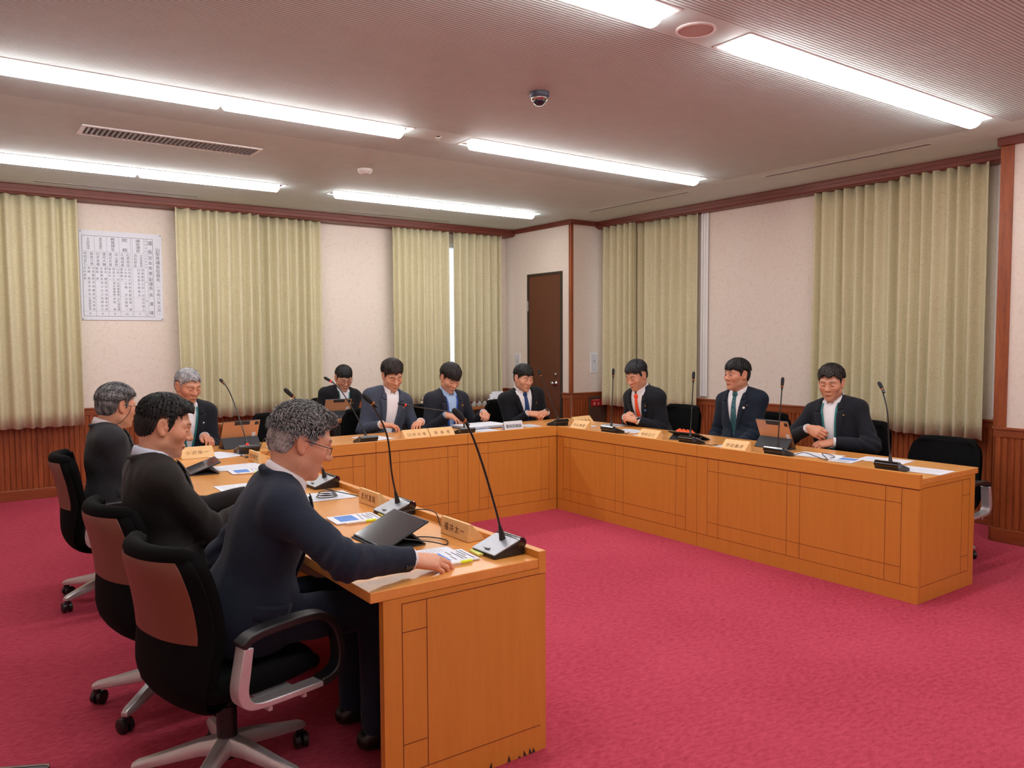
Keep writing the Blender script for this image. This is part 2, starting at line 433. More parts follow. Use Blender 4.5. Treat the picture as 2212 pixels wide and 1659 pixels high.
# ------------------------------------------------------------------ curtains
def curtain(p0, p1, nrm, label, group, seed, z0=.69, z1=2.852, per=.135, amp=.040):
    rng = random.Random(seed)
    p0, p1, nrm = Vector((*p0, 0)), Vector((*p1, 0)), Vector((*nrm, 0))
    L = (p1-p0).length; t = (p1-p0).normalized(); nf = max(3, round(L/per)); K = 10; NZ = 14
    wd = [rng.uniform(.75, 1.25) for _ in range(nf)]; s = sum(wd); wd = [w/s*L for w in wd]
    am = [amp*rng.uniform(.75, 1.15) for _ in range(nf)]
    sway = [rng.uniform(-.25, .25) for _ in range(nf+1)]
    rows = []; c = p0+t*(L/2); c = Vector((c.x, c.y, 0))
    for j in range(NZ+1):
        h = j/NZ; z = z1+(z0-z1)*h; row = []; u = 0
        for i in range(nf):
            for k in range(K):
                q = k/K
                dx = (sway[i]*(1-q)+sway[i+1]*q)*wd[i]*h*h*.8
                sharp = 1-.45*(1-h)**3
                w = math.cos(2*math.pi*q); w = math.copysign(abs(w)**(.5 if w < 0 else 1.5*sharp), w)
                a = am[i]*(.86+.14*h)*(1-q)+am[(i+1) % nf]*(.86+.14*h)*q
                pt = p0+t*(u+wd[i]*q+dx)+nrm*(a*w)-c
                row.append((pt.x, pt.y, z+(.004*math.sin(7*q+i) if j == NZ else 0)))
            u += wd[i]
        pt = p1+nrm*(am[0]*(.86+.14*h))-c; row.append((pt.x, pt.y, z)); rows.append(row)
    n = len(rows[0]); mb = MB()
    mb.add([v for r in rows for v in r], [(j*n+i, j*n+i+1, (j+1)*n+i+1, (j+1)*n+i) for j in range(NZ) for i in range(n-1)])
    root = mb.build('curtain', M['curtain'], loc=(c.x, c.y, 0), smooth=True)
    sd = root.modifiers.new('thickness', 'SOLIDIFY'); sd.thickness = .004; sd.offset = 0
    tag(root, label, 'curtain', group)
    # stitched hem, about 10 cm above the lower edge
    rr = rows[-2]; r2 = rows[-1]; zz = z0+.10; f = (zz-r2[0][2])/(rr[0][2]-r2[0][2])
    ln = [tuple(np.array(a)*f+np.array(b)*(1-f)) for a, b in zip(rr, r2)]
    hb = MB()
    hv = [(x+nrm.x*.0035, y+nrm.y*.0035, zz-.0025) for x, y, z in ln]+[(x+nrm.x*.0035, y+nrm.y*.0035, zz+.0025) for x, y, z in ln]
    hb.add(hv, [(i, i+1, n+i+1, n+i) for i in range(n-1)])
    hb.build('hem_seam', M['hem'], root, smooth=True)
    return root
GB, GR = 'olive curtains on the back wall', 'olive curtains on the right wall'
curtain((-.55, 8.66), (1.145, 8.66), (0, -1), 'olive damask curtain left of the paper name chart, cut by the photo edge', GB, 1, per=.11)
curtain((2.02, 8.635), (2.87, 8.635), (0, -1), 'olive damask curtain just right of the paper name chart', GB, 2, per=.10)
curtain((2.81, 8.722), (3.605, 8.722), (0, -1), 'olive damask curtain whose free edge ends behind the man seated at the wall', GB, 3, per=.10)
curtain((4.48, 8.66), (5.265, 8.66), (0, -1), 'olive damask curtain on the left of the bright window gap', GB, 4, per=.10)
curtain((5.335, 8.66), (6.07, 8.66), (0, -1), 'olive damask curtain between the bright window gap and the door corner', GB, 5, per=.10)
curtain((6.655, 7.27), (6.655, 6.74), (-1, 0), 'olive damask curtain on the right wall nearest the door corner', GR, 6, per=.105)
curtain((6.737, 6.90), (6.733, 5.86), (-1, 0), 'olive damask curtain right behind the man in the orange tie', GR, 7, per=.125)
curtain((6.733, 4.455), (6.733, 3.42), (-1, 0), 'olive damask curtain behind the man in the open white shirt', GR, 8, per=.10)
curtain((6.66, 3.60), (6.66, 2.90), (-1, 0), 'olive damask curtain beside the right pier, behind the empty end chair', GR, 9, per=.105)
for yy, lab in ((5.80, 'narrow white edge of sheer curtain beside the curtain in the middle of the right wall'), (2.82, 'narrow white edge of sheer curtain against the right pier')):
    mb = MB()
    for i in range(5):
        mb.add([(6.785-.012*(i % 2), yy-.02+.018*i, .87), (6.785-.012*((i+1) % 2), yy-.002+.018*i, .87), (6.785-.012*((i+1) % 2), yy-.002+.018*i, 2.85), (6.785-.012*(i % 2), yy-.02+.018*i, 2.85)], [(0, 1, 2, 3)])
    o = mb.build('sheer_curtain', M['white_pl']); sd = o.modifiers.new('thickness', 'SOLIDIFY'); sd.thickness = .003
    tag(o, lab, 'curtain')

# ------------------------------------------------------------------ ceiling fittings
def ceiling_light(yc, x0, label):
    t = thing('ceiling_light', label, 'ceiling light', (x0+LL/2, yc, ZC), 0, 'recessed LED ceiling lights')
    h = LL/2; w = LW/2; mb = MB()
    a = [(-h, -w, 0), (h, -w, 0), (h, w, 0), (-h, w, 0)]; e = .045
    b_ = [(-h+.02, -w+e, .06), (h-.02, -w+e, .06), (h-.02, w-e, .06), (-h+.02, w-e, .06)]
    mb.add(a+b_, [(0, 1, 5, 4), (1, 2, 6, 5), (2, 3, 7, 6), (3, 0, 4, 7), (4, 5, 6, 7)])
    o = mb.build('reflector_trough', M['reflector'], t); sd = o.modifiers.new('thickness', 'SOLIDIFY'); sd.thickness = .002
    mb = MB()
    for s in (-1, 1): mb.box((-h, s*w-.006, -.004), (h, s*w+.006, .002)); mb.box((s*h-.006, -w, -.004), (s*h+.006, w, .002))
    mb.build('rim', M['white_metal'], t)
    for s in (-1, 1):
        c0, c1 = (-h+.045, -.008) if s < 0 else (.008, h-.045)
        mb = MB(); prof = []
        for i in range(11):
            q = math.pi*i/10; prof.append((-.062*math.cos(q), .022-.078*math.sin(q)**.6))
        prof += [(.050, .058), (-.050, .058)]
        nn = len(prof); rings = []
        for x, sc in ((c0, .55), (c0+.004, .85), (c0+.015, 1), (c1-.015, 1), (c1-.004, .85), (c1, .55)):
            rings += [(x, y*sc, .03+(z-.03)*sc) for y, z in prof]
        mb.add(rings, [(r*nn+i, r*nn+(i+1) % nn, (r+1)*nn+(i+1) % nn, (r+1)*nn+i) for r in range(5) for i in range(nn)]+[tuple(range(nn))[::-1], tuple(range(5*nn, 6*nn))])
        mb.build('led_bar', M['led'], t, smooth='auto')
LL_LAB = {(0.16, .19): 'unseen ceiling light added over the viewer, on the left', (0.16, 3.16): 'unseen ceiling light added over the viewer, on the right',
          (2.56, .19): 'ceiling light cut by the top edge of the photo, left of the round speaker', (2.56, 3.16): 'ceiling light at upper right, nearest the right pier',
          (4.94, .19): 'ceiling light running off the left edge in the middle row', (4.94, 3.16): 'ceiling light of the middle row, on the right of the sprinkler head',
          (7.36, .19): 'ceiling light nearest the paper name chart, at the left edge', (7.36, 3.16): 'ceiling light nearest the door, in the row along the back wall'}
for yc, x0 in LAMPS: ceiling_light(yc, x0, LL_LAB[(yc, x0)])
# air vent with louvres
v = thing('air_vent', 'grey louvred air vent in the ceiling above the paper name chart', 'air vent', (1.445, 6.135, ZC))
mb = MB(); 
for a, b_ in (((-.60, -.135, -.008), (.60, -.105, .001)), ((-.60, .105, -.008), (.60, .135, .001)), ((-.60, -.105, -.008), (-.572, .105, .001)), ((.572, -.105, -.008), (.60, .105, .001))): mb.box(a, b_)
mb.build('frame', M['ceil_plain'] if 'ceil_plain' in M else M['white_pl'], v)
MB().box((-.572, -.105, -.002), (.572, .105, -.0005)).build('backing', M['grey_slot'], v)
mb = MB()
for i in range(36):
    x = -.56+i*.032; mb.add([(x, -.105, -.001), (x+.012, -.105, -.012), (x+.012, .105, -.012), (x, .105, -.001), (x+.003, -.105, -.001), (x+.015, -.105, -.012), (x+.015, .105, -.012), (x+.003, .105, -.001)], [(0, 1, 2, 3), (7, 6, 5, 4), (1, 5, 6, 2), (0, 3, 7, 4), (0, 4, 5, 1), (3, 2, 6, 7)])
mb.build('louvres', plain('grey_louvre', (128, 122, 128), .5), v)
# slot diffusers
for (a, b_, lab) in (((.765, 8.335), (2.184, 8.365), 'thin slot air diffuser over the name chart, along the back wall'), ((3.70, 8.355), (5.12, 8.385), 'thin slot air diffuser along the back wall, left of the door corner'),
                     ((6.015, 5.40), (6.055, 6.86), 'slot air diffuser along the right wall, nearer the door'), ((6.01, 3.05), (6.055, 4.50), 'slot air diffuser along the right wall, nearer the pier')):
    cx, cy = (a[0]+b_[0])/2, (a[1]+b_[1])/2; hx, hy = (b_[0]-a[0])/2, (b_[1]-a[1])/2
    t = thing('slot_diffuser', lab, 'air diffuser', (cx, cy, ZC), 0, 'slot air diffusers')
    mb = MB(); e = .006
    mb.box((-hx-e, -hy-e, -.0012), (hx+e, -hy+e, .001)); mb.box((-hx-e, hy-e, -.0012), (hx+e, hy+e, .001))
    mb.box((-hx-e, -hy+e, -.0012), (-hx+e, hy-e, .001)); mb.box((hx-e, -hy+e, -.0012), (hx+e, hy-e, .001))
    if hy > hx: mb.box((-.0025, -hy, -.0018), (.0025, hy, .001))
    mb.build('frame', M['white_pl'], t)
    MB().box((-hx, -hy, -.0014), (hx, hy, -.0002)).build('slot', M['grey_slot'], t)
# dome camera
t = thing('security_camera', 'dark dome security camera on the ribbed ceiling', 'security camera', (2.905, 3.74, ZC))
mb = MB(); mb.lathe([(.058, 0), (.058, -.022), (.050, -.034), (.042, -.036)], 28); mb.build('housing', plain('dark_grey_housing', (58, 62, 78), .4), t, smooth='auto')
mb = MB(); mb.lathe([(.050, -.030), (.051, -.036), (.042, -.046), (.036, -.048)], 28); mb.build('trim_ring', M['chrome'], t, smooth=True)
mb = MB(); mb.lathe([(.038, -.036), (.037, -.052), (.028, -.066), (.014, -.074), (.001, -.076)], 28); mb.build('dome', plain('smoked_dome', (26, 30, 46), .08, coat=.5), t, smooth=True)
mb = MB(); mb.lathe([(.0001, -.003), (.003, -.002), (.0035, 0)], 10); mb.build('status_light', emissive('green_status_light', (60, 240, 60), 3), t, (-.032, -.0462, -.012), (R(90), 0, R(-35)))
t = thing('smoke_detector', 'small white smoke detector on the ceiling', 'smoke detector', (2.985, 6.23, ZC))
mb = MB(); mb.lathe([(.062, 0), (.062, -.012), (.055, -.024), (.040, -.034), (.038, -.036)], 28); mb.build('body', M['white_pl'], t, smooth='auto')
mb = MB(); mb.lathe([(.038, -.033), (.036, -.040), (.030, -.044), (.001, -.045)], 24); mb.build('grille', plain('beige_grille', (196, 186, 184), .5), t, smooth='auto')
t = thing('ceiling_speaker', 'round flush ceiling speaker between two near ceiling lights', 'speaker', (2.915, 2.57, ZC))
mb = MB(); mb.lathe([(.092, 0), (.092, -.006), (.084, -.009), (.080, -.004)], 36); mb.build('rim', plain('pinkish_ceiling_paint', (222, 214, 212), .6), t, smooth='auto')
mb = MB(); mb.lathe([(.082, -.001), (.080, -.005), (.001, -.006)], 36); mb.build('grille', plain('mauve_mesh_grille', (196, 182, 180), .7, nscale=900, vary=.2), t, smooth='auto')
t = thing('sprinkler_head', 'tiny chrome sprinkler head between the two middle ceiling lights', 'sprinkler', (2.935, 4.945, ZC))
mb = MB(); mb.lathe([(.026, 0), (.024, -.004), (.009, -.006), (.008, -.018), (.016, -.019), (.016, -.022), (.001, -.023)], 16); mb.build('head', M['chrome'], t, smooth='auto')
# switch panels
for loc, rz, lab in (((6.25, 8.52, 1.185), 90, 'white switch panel on the wall left of the brown door'), ((6.61, 7.43, 1.205), 180, 'white switch panel on the return wall between door and curtain')):
    t = thing('switch_panel', lab, 'switch panel', loc, R(rz), 'white wall switch panels')
    MB().box((-.058, 0, -.125), (.058, .012, .125)).build('plate', M['white_pl'], t, bevel=.002)
    mb = MB()
    for s in (-1, 0, 1): mb.box((s*.030-.011, .012, -.105), (s*.030+.011, .0145, .105))
    mb.build('cover_strips', plain('pale_grey_plastic', (206, 208, 212), .4), t, bevel=.001)
    MB().box((-.008, .0145, .005), (.008, .016, .03)).build('switch', plain('grey_switch', (140, 140, 142), .4), t)
# ------------------------------------------------------------------ desks
M['desk_top'] = wood('desk_top_oak', (212, 140, 66), (226, 156, 80), 0.28, (2.2, 2.2, 2.2), 3, coat=0.35)
M['desk'] = wood('desk_front_oak', (196, 127, 48), (207, 138, 57), 0.4, (7, 7, 0.5), 5, coat=0.15)
M['desk_rail'] = wood('desk_rail_oak', (203, 134, 54), (214, 145, 62), 0.4, (0.8, 0.8, 8), 5, coat=0.15)
M['groove'] = plain('panel_groove', (112, 50, 16), 0.7)
M['scuff'] = plain('scuffed_dark_wood', (70, 36, 24), 0.9)
M['plate'] = wood('plate_cypress', (226, 178, 118), (238, 196, 138), 0.55, (2, 9, 9), 8, coat=0)
M['plate_ink'] = plain('brown_carved_letters', (112, 62, 38), 0.8)
M['paper'] = plain('white_paper', (222, 226, 236), 0.75, vary=0.015)
M['print_grey'] = plain('grey_print', (176, 180, 192), 0.8)
M['print_blue'] = plain('blue_print', (84, 132, 206), 0.7, vary=0.12, nscale=60)
M['ink'] = plain('black_ink', (40, 40, 46), 0.8)
M['note_yellow'] = plain('pale_yellow_paper', (226, 232, 130), 0.8)
M['marker_yellow'] = plain('fluorescent_yellow_plastic', (216, 232, 30), 0.4)
DT = .71
def desk(label, origin, rz, L, ends, vpairs, scuffs=False, corner=False, group='U-shaped council desks'):
    """desk unit: front face on local y=0 looking to -y, length along local x, seat side at y=.695"""
    t = thing('council_desk', label, 'desk', (*origin, 0), R(rz), group)
    D = .695; e = .0015
    if corner:
        MB().box((e, e, .675), (L-e, D+.003, DT)).build('desktop', M['desk_top'], t, bevel=.003)
        MB().box((L-.06 if corner > 0 else .02, .02, 0), (L-.02 if corner > 0 else .06, .06, .6745)).build('leg', M['desk'], t, bevel=.003)
        MB().box((.03 if corner > 0 else L-.06, .02, 0), (.06 if corner > 0 else L-.03, D-.06, .675)).build('side_panel', M['desk'], t)
        return t
    MB().box((e, .034, .675), (L-e, D+.003, DT)).build('desktop', M['desk_top'], t, bevel=.003)
    MB().box((e, 0, .652), (L-e, .033, .735)).build('front_rail', M['desk_rail'], t, bevel=.002)
    mb = MB(); mb.box((e, .003, 0), (L-e, .028, .650), 0)
    g = .0028
    def q(u0, u1, z0, z1): mb.add([(u0, .0024, z0), (u1, .0024, z0), (u1, .0024, z1), (u0, .0024, z1)], [(0, 1, 2, 3)], 1)
    q(e, L-e, .646, .651); q(e, L-e, .094, .097)
    vs = sorted(v for p in vpairs for v in p)
    for v in vs: q(v-g/2, v+g/2, .097, .647)
    if vs:
        for a, b_ in zip(vpairs[:-1], vpairs[1:]): pass
        lo = [c for c in vs]
        for z in (.560, .192): q(lo[0], lo[-1], z-g/2, z+g/2)
    mb.build('front_panel', [M['desk'], M['groove']], t)
    for x in ends:
        x0, x1 = (0, .03) if x == 0 else (L-.03, L)
        mb = MB(); mb.box((x0, .029, 0), (x1, .655, .6745), 0)
        xx = x0-.0006 if x == 0 else x1+.0006
        def qe(y0, y1, z0, z1):
            f = (0, 1, 2, 3) if x else (3, 2, 1, 0)
            mb.add([(xx, y0, z0), (xx, y1, z0), (xx, y1, z1), (xx, y0, z1)], [f], 1)
        w = .003
        qe(.029, .59, .653, .656); qe(.029, .59, .093, .096)
        for yy in (.498, .589): qe(yy-w/2, yy+w/2, .093, .655)
        for z in (.560, .189): qe(.498, .589, z-w/2, z+w/2)
        if scuffs:
            rs = random.Random(5)
            for yy in (.06, .075, .10, .125, .17, .25, .33):
                h = rs.uniform(.008, .028); f = (0, 1, 2) if x else (2, 1, 0)
                mb.add([(xx, yy-.008, 0), (xx, yy+.008, 0), (xx, yy+rs.uniform(-.006, .006), h)], [f], 2)
        mb.build('end_panel', [M['desk'], M['groove'], M['scuff']], t)
    return t
X1, X2, Y0, Y1 = 1.773, 4.42, 2.248, 5.45; YM = 3.855
P1 = [(2.35, 2.445), (3.008, 3.103), (3.66, 3.757)]; P2 = [(3.958, 4.054), (4.614, 4.707), (5.269, 5.366)]
mirror = lambda P, a: [(a-q, a-p) for p, q in P][::-1]
desk('near desk in front of the man in the navy suit, panelled end facing the viewer', (X1, Y0), 90, YM-Y0, (0,), [(p-Y0, q-Y0) for p, q in P1], True)
desk('desk on the left side, between the near desk and the left corner', (X1, YM), 90, Y1-YM, (), [(p-YM, q-YM) for p, q in P2])
desk('square corner desk top at the left rear of the desk ring', (1.078, Y1), 0, X1-1.078, (), [], corner=1)
desk('rear desk unit next to the left corner, black microphone on it', (X1, Y1), 0, 2.67-X1, (), [(1.87-X1, 1.96-X1), (2.482-X1, 2.577-X1)])
desk('narrow rear desk unit with two wooden name blocks side by side', (2.67, Y1), 0, .82, (), [(.107, .199), (.632, .724)])
desk('rear desk unit with the white tent card, next to the right corner', (3.49, Y1), 0, X2-3.49, (), [(.108, .199), (.757, .843)])
desk('square corner desk top at the right rear of the desk ring', (X2, Y1), 0, 5.118-X2, (), [], corner=-1)
desk('right desk in front of the man in the orange tie', (X2, Y1), -90, Y1-YM, (), mirror(P2, Y1))
desk('right end desk before the man in the open white shirt, microphone at its end', (X2, YM), -90, YM-Y0, (1,), mirror(P1, YM))

# ------------------------------------------------------------------ swivel chairs
M['chair_back'] = plain('brown_back_panel', (112, 58, 40), 0.45, vary=0.06, nscale=300)
def sweep_rect(mb, path, x, w, th):
    """flat bar of width w (x) and thickness th along a path in the y-z plane"""
    p = [Vector((0, a, b)) for a, b in path]; k = len(p); vs = []
    ths = th if isinstance(th, (list, tuple)) else [th]*k
    for i in range(k):
        t = (p[min(i+1, k-1)]-p[max(i-1, 0)]).normalized(); nrm = Vector((0, -t.z, t.y))
        for sx, sn in ((-1, -1), (1, -1), (1, 1), (-1, 1)):
            q = p[i]+nrm*(sn*ths[i]/2); vs.append((x+sx*w/2, q.y, q.z))
    fs = [(4*i+j, 4*i+(j+1) % 4, 4*i+4+(j+1) % 4, 4*i+4+j) for i in range(k-1) for j in range(4)]+[(3, 2, 1, 0), (4*k-4, 4*k-3, 4*k-2, 4*k-1)]
    mb.add(vs, fs)
def crom(pts, n=6):
    """smooth curve through points"""
    P = [np.array(p, float) for p in pts]; P = [2*P[0]-P[1]]+P+[2*P[-1]-P[-2]]; out = []
    for i in range(1, len(P)-2):
        for k in range(n):
            t = k/n; a, b, c, d = P[i-1:i+3]
            out.append(tuple(.5*((2*b)+(-a+c)*t+(2*a-5*b+4*c-d)*t*t+(-a+3*b-3*c+d)*t**3)))
    out.append(tuple(P[-2])); return out
def make_chair():
    t = thing('swivel_chair', 'x', 'chair')
    # five-star base, each leg with its caster
    for i in range(5):
        a = R(90+72*i); ca, sa = math.cos(a), math.sin(a)
        prof = [(.02, .125, .032, .030), (.09, .120, .026, .026), (.20, .098, .022, .020), (.285, .083, .018, .016), (.305, .078, .014, .010)]
        vs = []
        for r, z, w, h in prof:
            for sy, sz in ((-1, -.9), (1, -.9), (1, .35), (.6, 1), (-.6, 1), (-1, .35)):
                vs.append((ca*r-sa*sy*w, sa*r+ca*sy*w, z+sz*h))
        mb = MB(); mb.add(vs, [(6*k+j, 6*k+(j+1) % 6, 6*k+6+(j+1) % 6, 6*k+6+j) for k in range(4) for j in range(6)]+[tuple(range(6))[::-1], tuple(range(24, 30))])
        leg = mb.build('base_leg', M['silver'], t, smooth='auto', bevel=.003)
        mb = MB(); th = a+R(70); c2, s2 = math.cos(th), math.sin(th); cx, cy = ca*.288, sa*.288
        off = .012
        for s in (-1, 1):
            c = Vector((cx-c2*off, cy-s2*off, .029)); ax = Vector((-s2, c2, 0))
            mb.tube([c+ax*(s*.004), c+ax*(s*.006), c+ax*(s*.022), c+ax*(s*.026)], [.022, .0285, .0285, .020], 18)
        mb.cyl((cx, cy, .04), (cx, cy, .072), .012, .014, 10)
        mb.cbox((cx-c2*off*.5, cy-s2*off*.5, .046), (.016, .016, .022))
        mb.build('caster', M['black_pl'], leg, smooth='auto')
    mb = MB(); mb.lathe([(.045, .085), (.050, .10), (.044, .135), (.034, .140), (.034, .26), (.026, .262), (.026, .33), (.06, .335), (.06, .35)], 20)
    mb.build('gas_lift', M['black_pl'], t, smooth='auto')
    MB().box((-.10, -.13, .335), (.10, .12, .372)).build('tilt_mechanism', M['black_pl'], t, bevel=.01)
    # seat cushion (super-ellipse)
    mb = MB(); n = 36; rings = []
    for s, z in ((.60, .366), (.90, .370), (.985, .385), (1.0, .405), (.985, .424), (.93, .437), (.70, .443), (.3, .443)):
        for j in range(n):
            a = 2*math.pi*j/n; c, d = math.cos(a), math.sin(a)
            x = .240*s*math.copysign(abs(c)**.5, c); y = .245*s*math.copysign(abs(d)**.5, d)
            rings.append((x, y+.01, z-.012*max(0, y/.245)**3+.010*abs(x/.24)**2*(z > .42)))
    mb.add(rings, [(r*n+j, r*n+(j+1) % n, (r+1)*n+(j+1) % n, (r+1)*n+j) for r in range(7) for j in range(n)]+[tuple(range(n))[::-1], tuple(range(7*n, 8*n))])
    mb.build('seat', M['black_fab'], t, smooth=True)
    # backrest bucket: side profile (y, z, half width), top to under the seat
    prof = crom([(-.285, .846, .185), (-.275, .80, .222), (-.252, .71, .238), (-.236, .60, .240), (-.238, .50, .236), (-.232, .42, .222), (-.195, .355, .185), (-.12, .318, .13), (-.04, .318, .09)], 4)
    K = len(prof); U = 20
    def S(i, u, off=0.0):
        y, z, w = prof[i]; y0, z0, _ = prof[max(i-1, 0)]; y1, z1, _ = prof[min(i+1, K-1)]
        ty, tz = y1-y0, z1-z0; l = math.hypot(ty, tz); ny, nz = tz/l, -ty/l       # points backwards/down
        wrap = .075*abs(u)**2.4*min(1, (K-i)/K*1.6)
        return Vector((u*w, y+ny*off*(1)+wrap, z+nz*off))
    def sheet(i0, i1, u0, u1, offs, name, mat):
        mb = MB(); n = i1-i0+1
        vs = []
        for side in (0, 1):
            for i in range(i0, i1+1):
                for k in range(U+1):
                    u = u0+(u1-u0)*k/U
                    ed = min(1, (1-abs((u-(u0+u1)/2)/((u1-u0)/2)))*7+.35)
                    e2 = min(1, min(i-i0, i1-i)/1.5+.45)
                    o0, o1 = offs; m_ = (o0+o1)/2; h = (o1-o0)/2*min(ed, e2)
                    vs.append(S(i, u, m_+(h if side else -h)))
        W = U+1; fs = []; A = n*W
        for r in range(n-1):
            for k in range(U):
                fs.append((r*W+k, r*W+k+1, (r+1)*W+k+1, (r+1)*W+k)); fs.append((A+r*W+k, A+(r+1)*W+k, A+(r+1)*W+k+1, A+r*W+k+1))
        rim = [k for k in range(W)]+[r*W+U for r in range(1, n)]+[(n-1)*W+k for k in range(U-1, -1, -1)]+[r*W for r in range(n-2, 0, -1)]
        for a, b_ in zip(rim, rim[1:]+rim[:1]): fs.append((a, A+a, A+b_, b_))
        mb.add(vs, fs); return mb.build(name, mat, t, smooth='auto')
    sheet(0, 22, -1, 1, (-.052, .002), 'back_pad', M['black_fab'])
    sheet(0, K-1, -1.02, 1.02, (.002, .016), 'back_shell', M['black_fab'])
    sheet(1, 13, -.86, .86, (.014, .021), 'back_panel', M['chair_back'])
    mb = MB(); tp = [S(0, u/10, -.014)+Vector((0, 0, -.006)) for u in range(-10, 11)]
    mb.tube(tp, [.018]+[.031]*19+[.018], 12); mb.build('top_roll', M['black_fab'], t, smooth=True)
    for s in (-1, 1):
        x = s*.303
        mb = MB(); sweep_rect(mb, crom([(.165, .372), (.05, .372), (-.06, .376), (-.105, .392), (-.122, .43), (-.112, .50), (-.100, .568)], 4), x, .054, [.020]*9+[.022, .024, .027, .030, .033, .035, .036, .036, .036, .036, .036, .035, .034, .033, .032, .031, .030])
        mb.box((x-.02, -.035, .345), (x+.02, -.02, .366)); mb.box((x-.02, .09, .345), (x+.02, .105, .366))
        mb.box((x-s*.10-.09, -.03, .345), (x-s*.10+.09, .10, .366))
        arm = mb.build('armrest', M['silver'], t, smooth='auto', bevel=.003)
        mb = MB(); sweep_rect(mb, crom([(-.120, .572), (-.085, .592), (-.02, .602), (.09, .604), (.165, .596), (.205, .570), (.232, .52), (.243, .46), (.236, .41), (.205, .383), (.160, .374)], 4), x, .056, .028)
        mb.build('arm_pad', M['black_pl'], arm, smooth='auto', bevel=.006, seg=3)
    return t
CHAIR = make_chair()
_first = [True]
def place_chair(x, y, face, label, group='black swivel chairs round the desks'):
    """face: direction the sitter looks, degrees from +x"""
    rz = R(face-90)
    if _first[0]:
        _first[0] = False; CHAIR.location = (x, y, 0); CHAIR.rotation_euler = (0, 0, rz); CHAIR['label'] = label; CHAIR['group'] = group; return CHAIR
    return dup(CHAIR, (x, y, 0), rz, label, group)
place_chair(.765, 2.735, 13, 'nearest black swivel chair, under the man in the navy suit, brown back panel showing')
place_chair(.750, 3.49, 9, 'swivel chair under the man in the dark brown suit, second from the viewer')
place_chair(.795, 5.11, -6, 'swivel chair at far left under the man with the glasses cord, whole silver base seen')
place_chair(1.55, 6.55, -90, 'black chair under the grey-haired man at the left corner desk')
place_chair(2.36, 6.58, -97, 'empty black chair behind the head of the nearest man, at the rear desks')
place_chair(3.17, 6.50, -95, 'black chair under the man in the grey-blue jacket')
place_chair(3.91, 6.60, -85, 'black chair under the man with the blue neck strap')
place_chair(4.80, 6.62, -95, 'black chair under the man in the dark blue tie at the right rear corner')
place_chair(5.52, 5.17, 180, 'black chair under the man in the orange tie')
place_chair(5.50, 4.20, 182, 'black chair under the man in the teal tie')
place_chair(5.52, 3.36, 178, 'black chair under the man in the open white shirt')
ch = place_chair(5.44, 2.69, 180, 'empty black chair at the near end of the right desk, silver arm showing')
ch.scale = (1, 1, .93)
place_chair(3.45, 8.02, -95, 'black chair by the back wall under the man with red-rimmed glasses')

DT = .7112      # things on the desks rest a hair above the wood
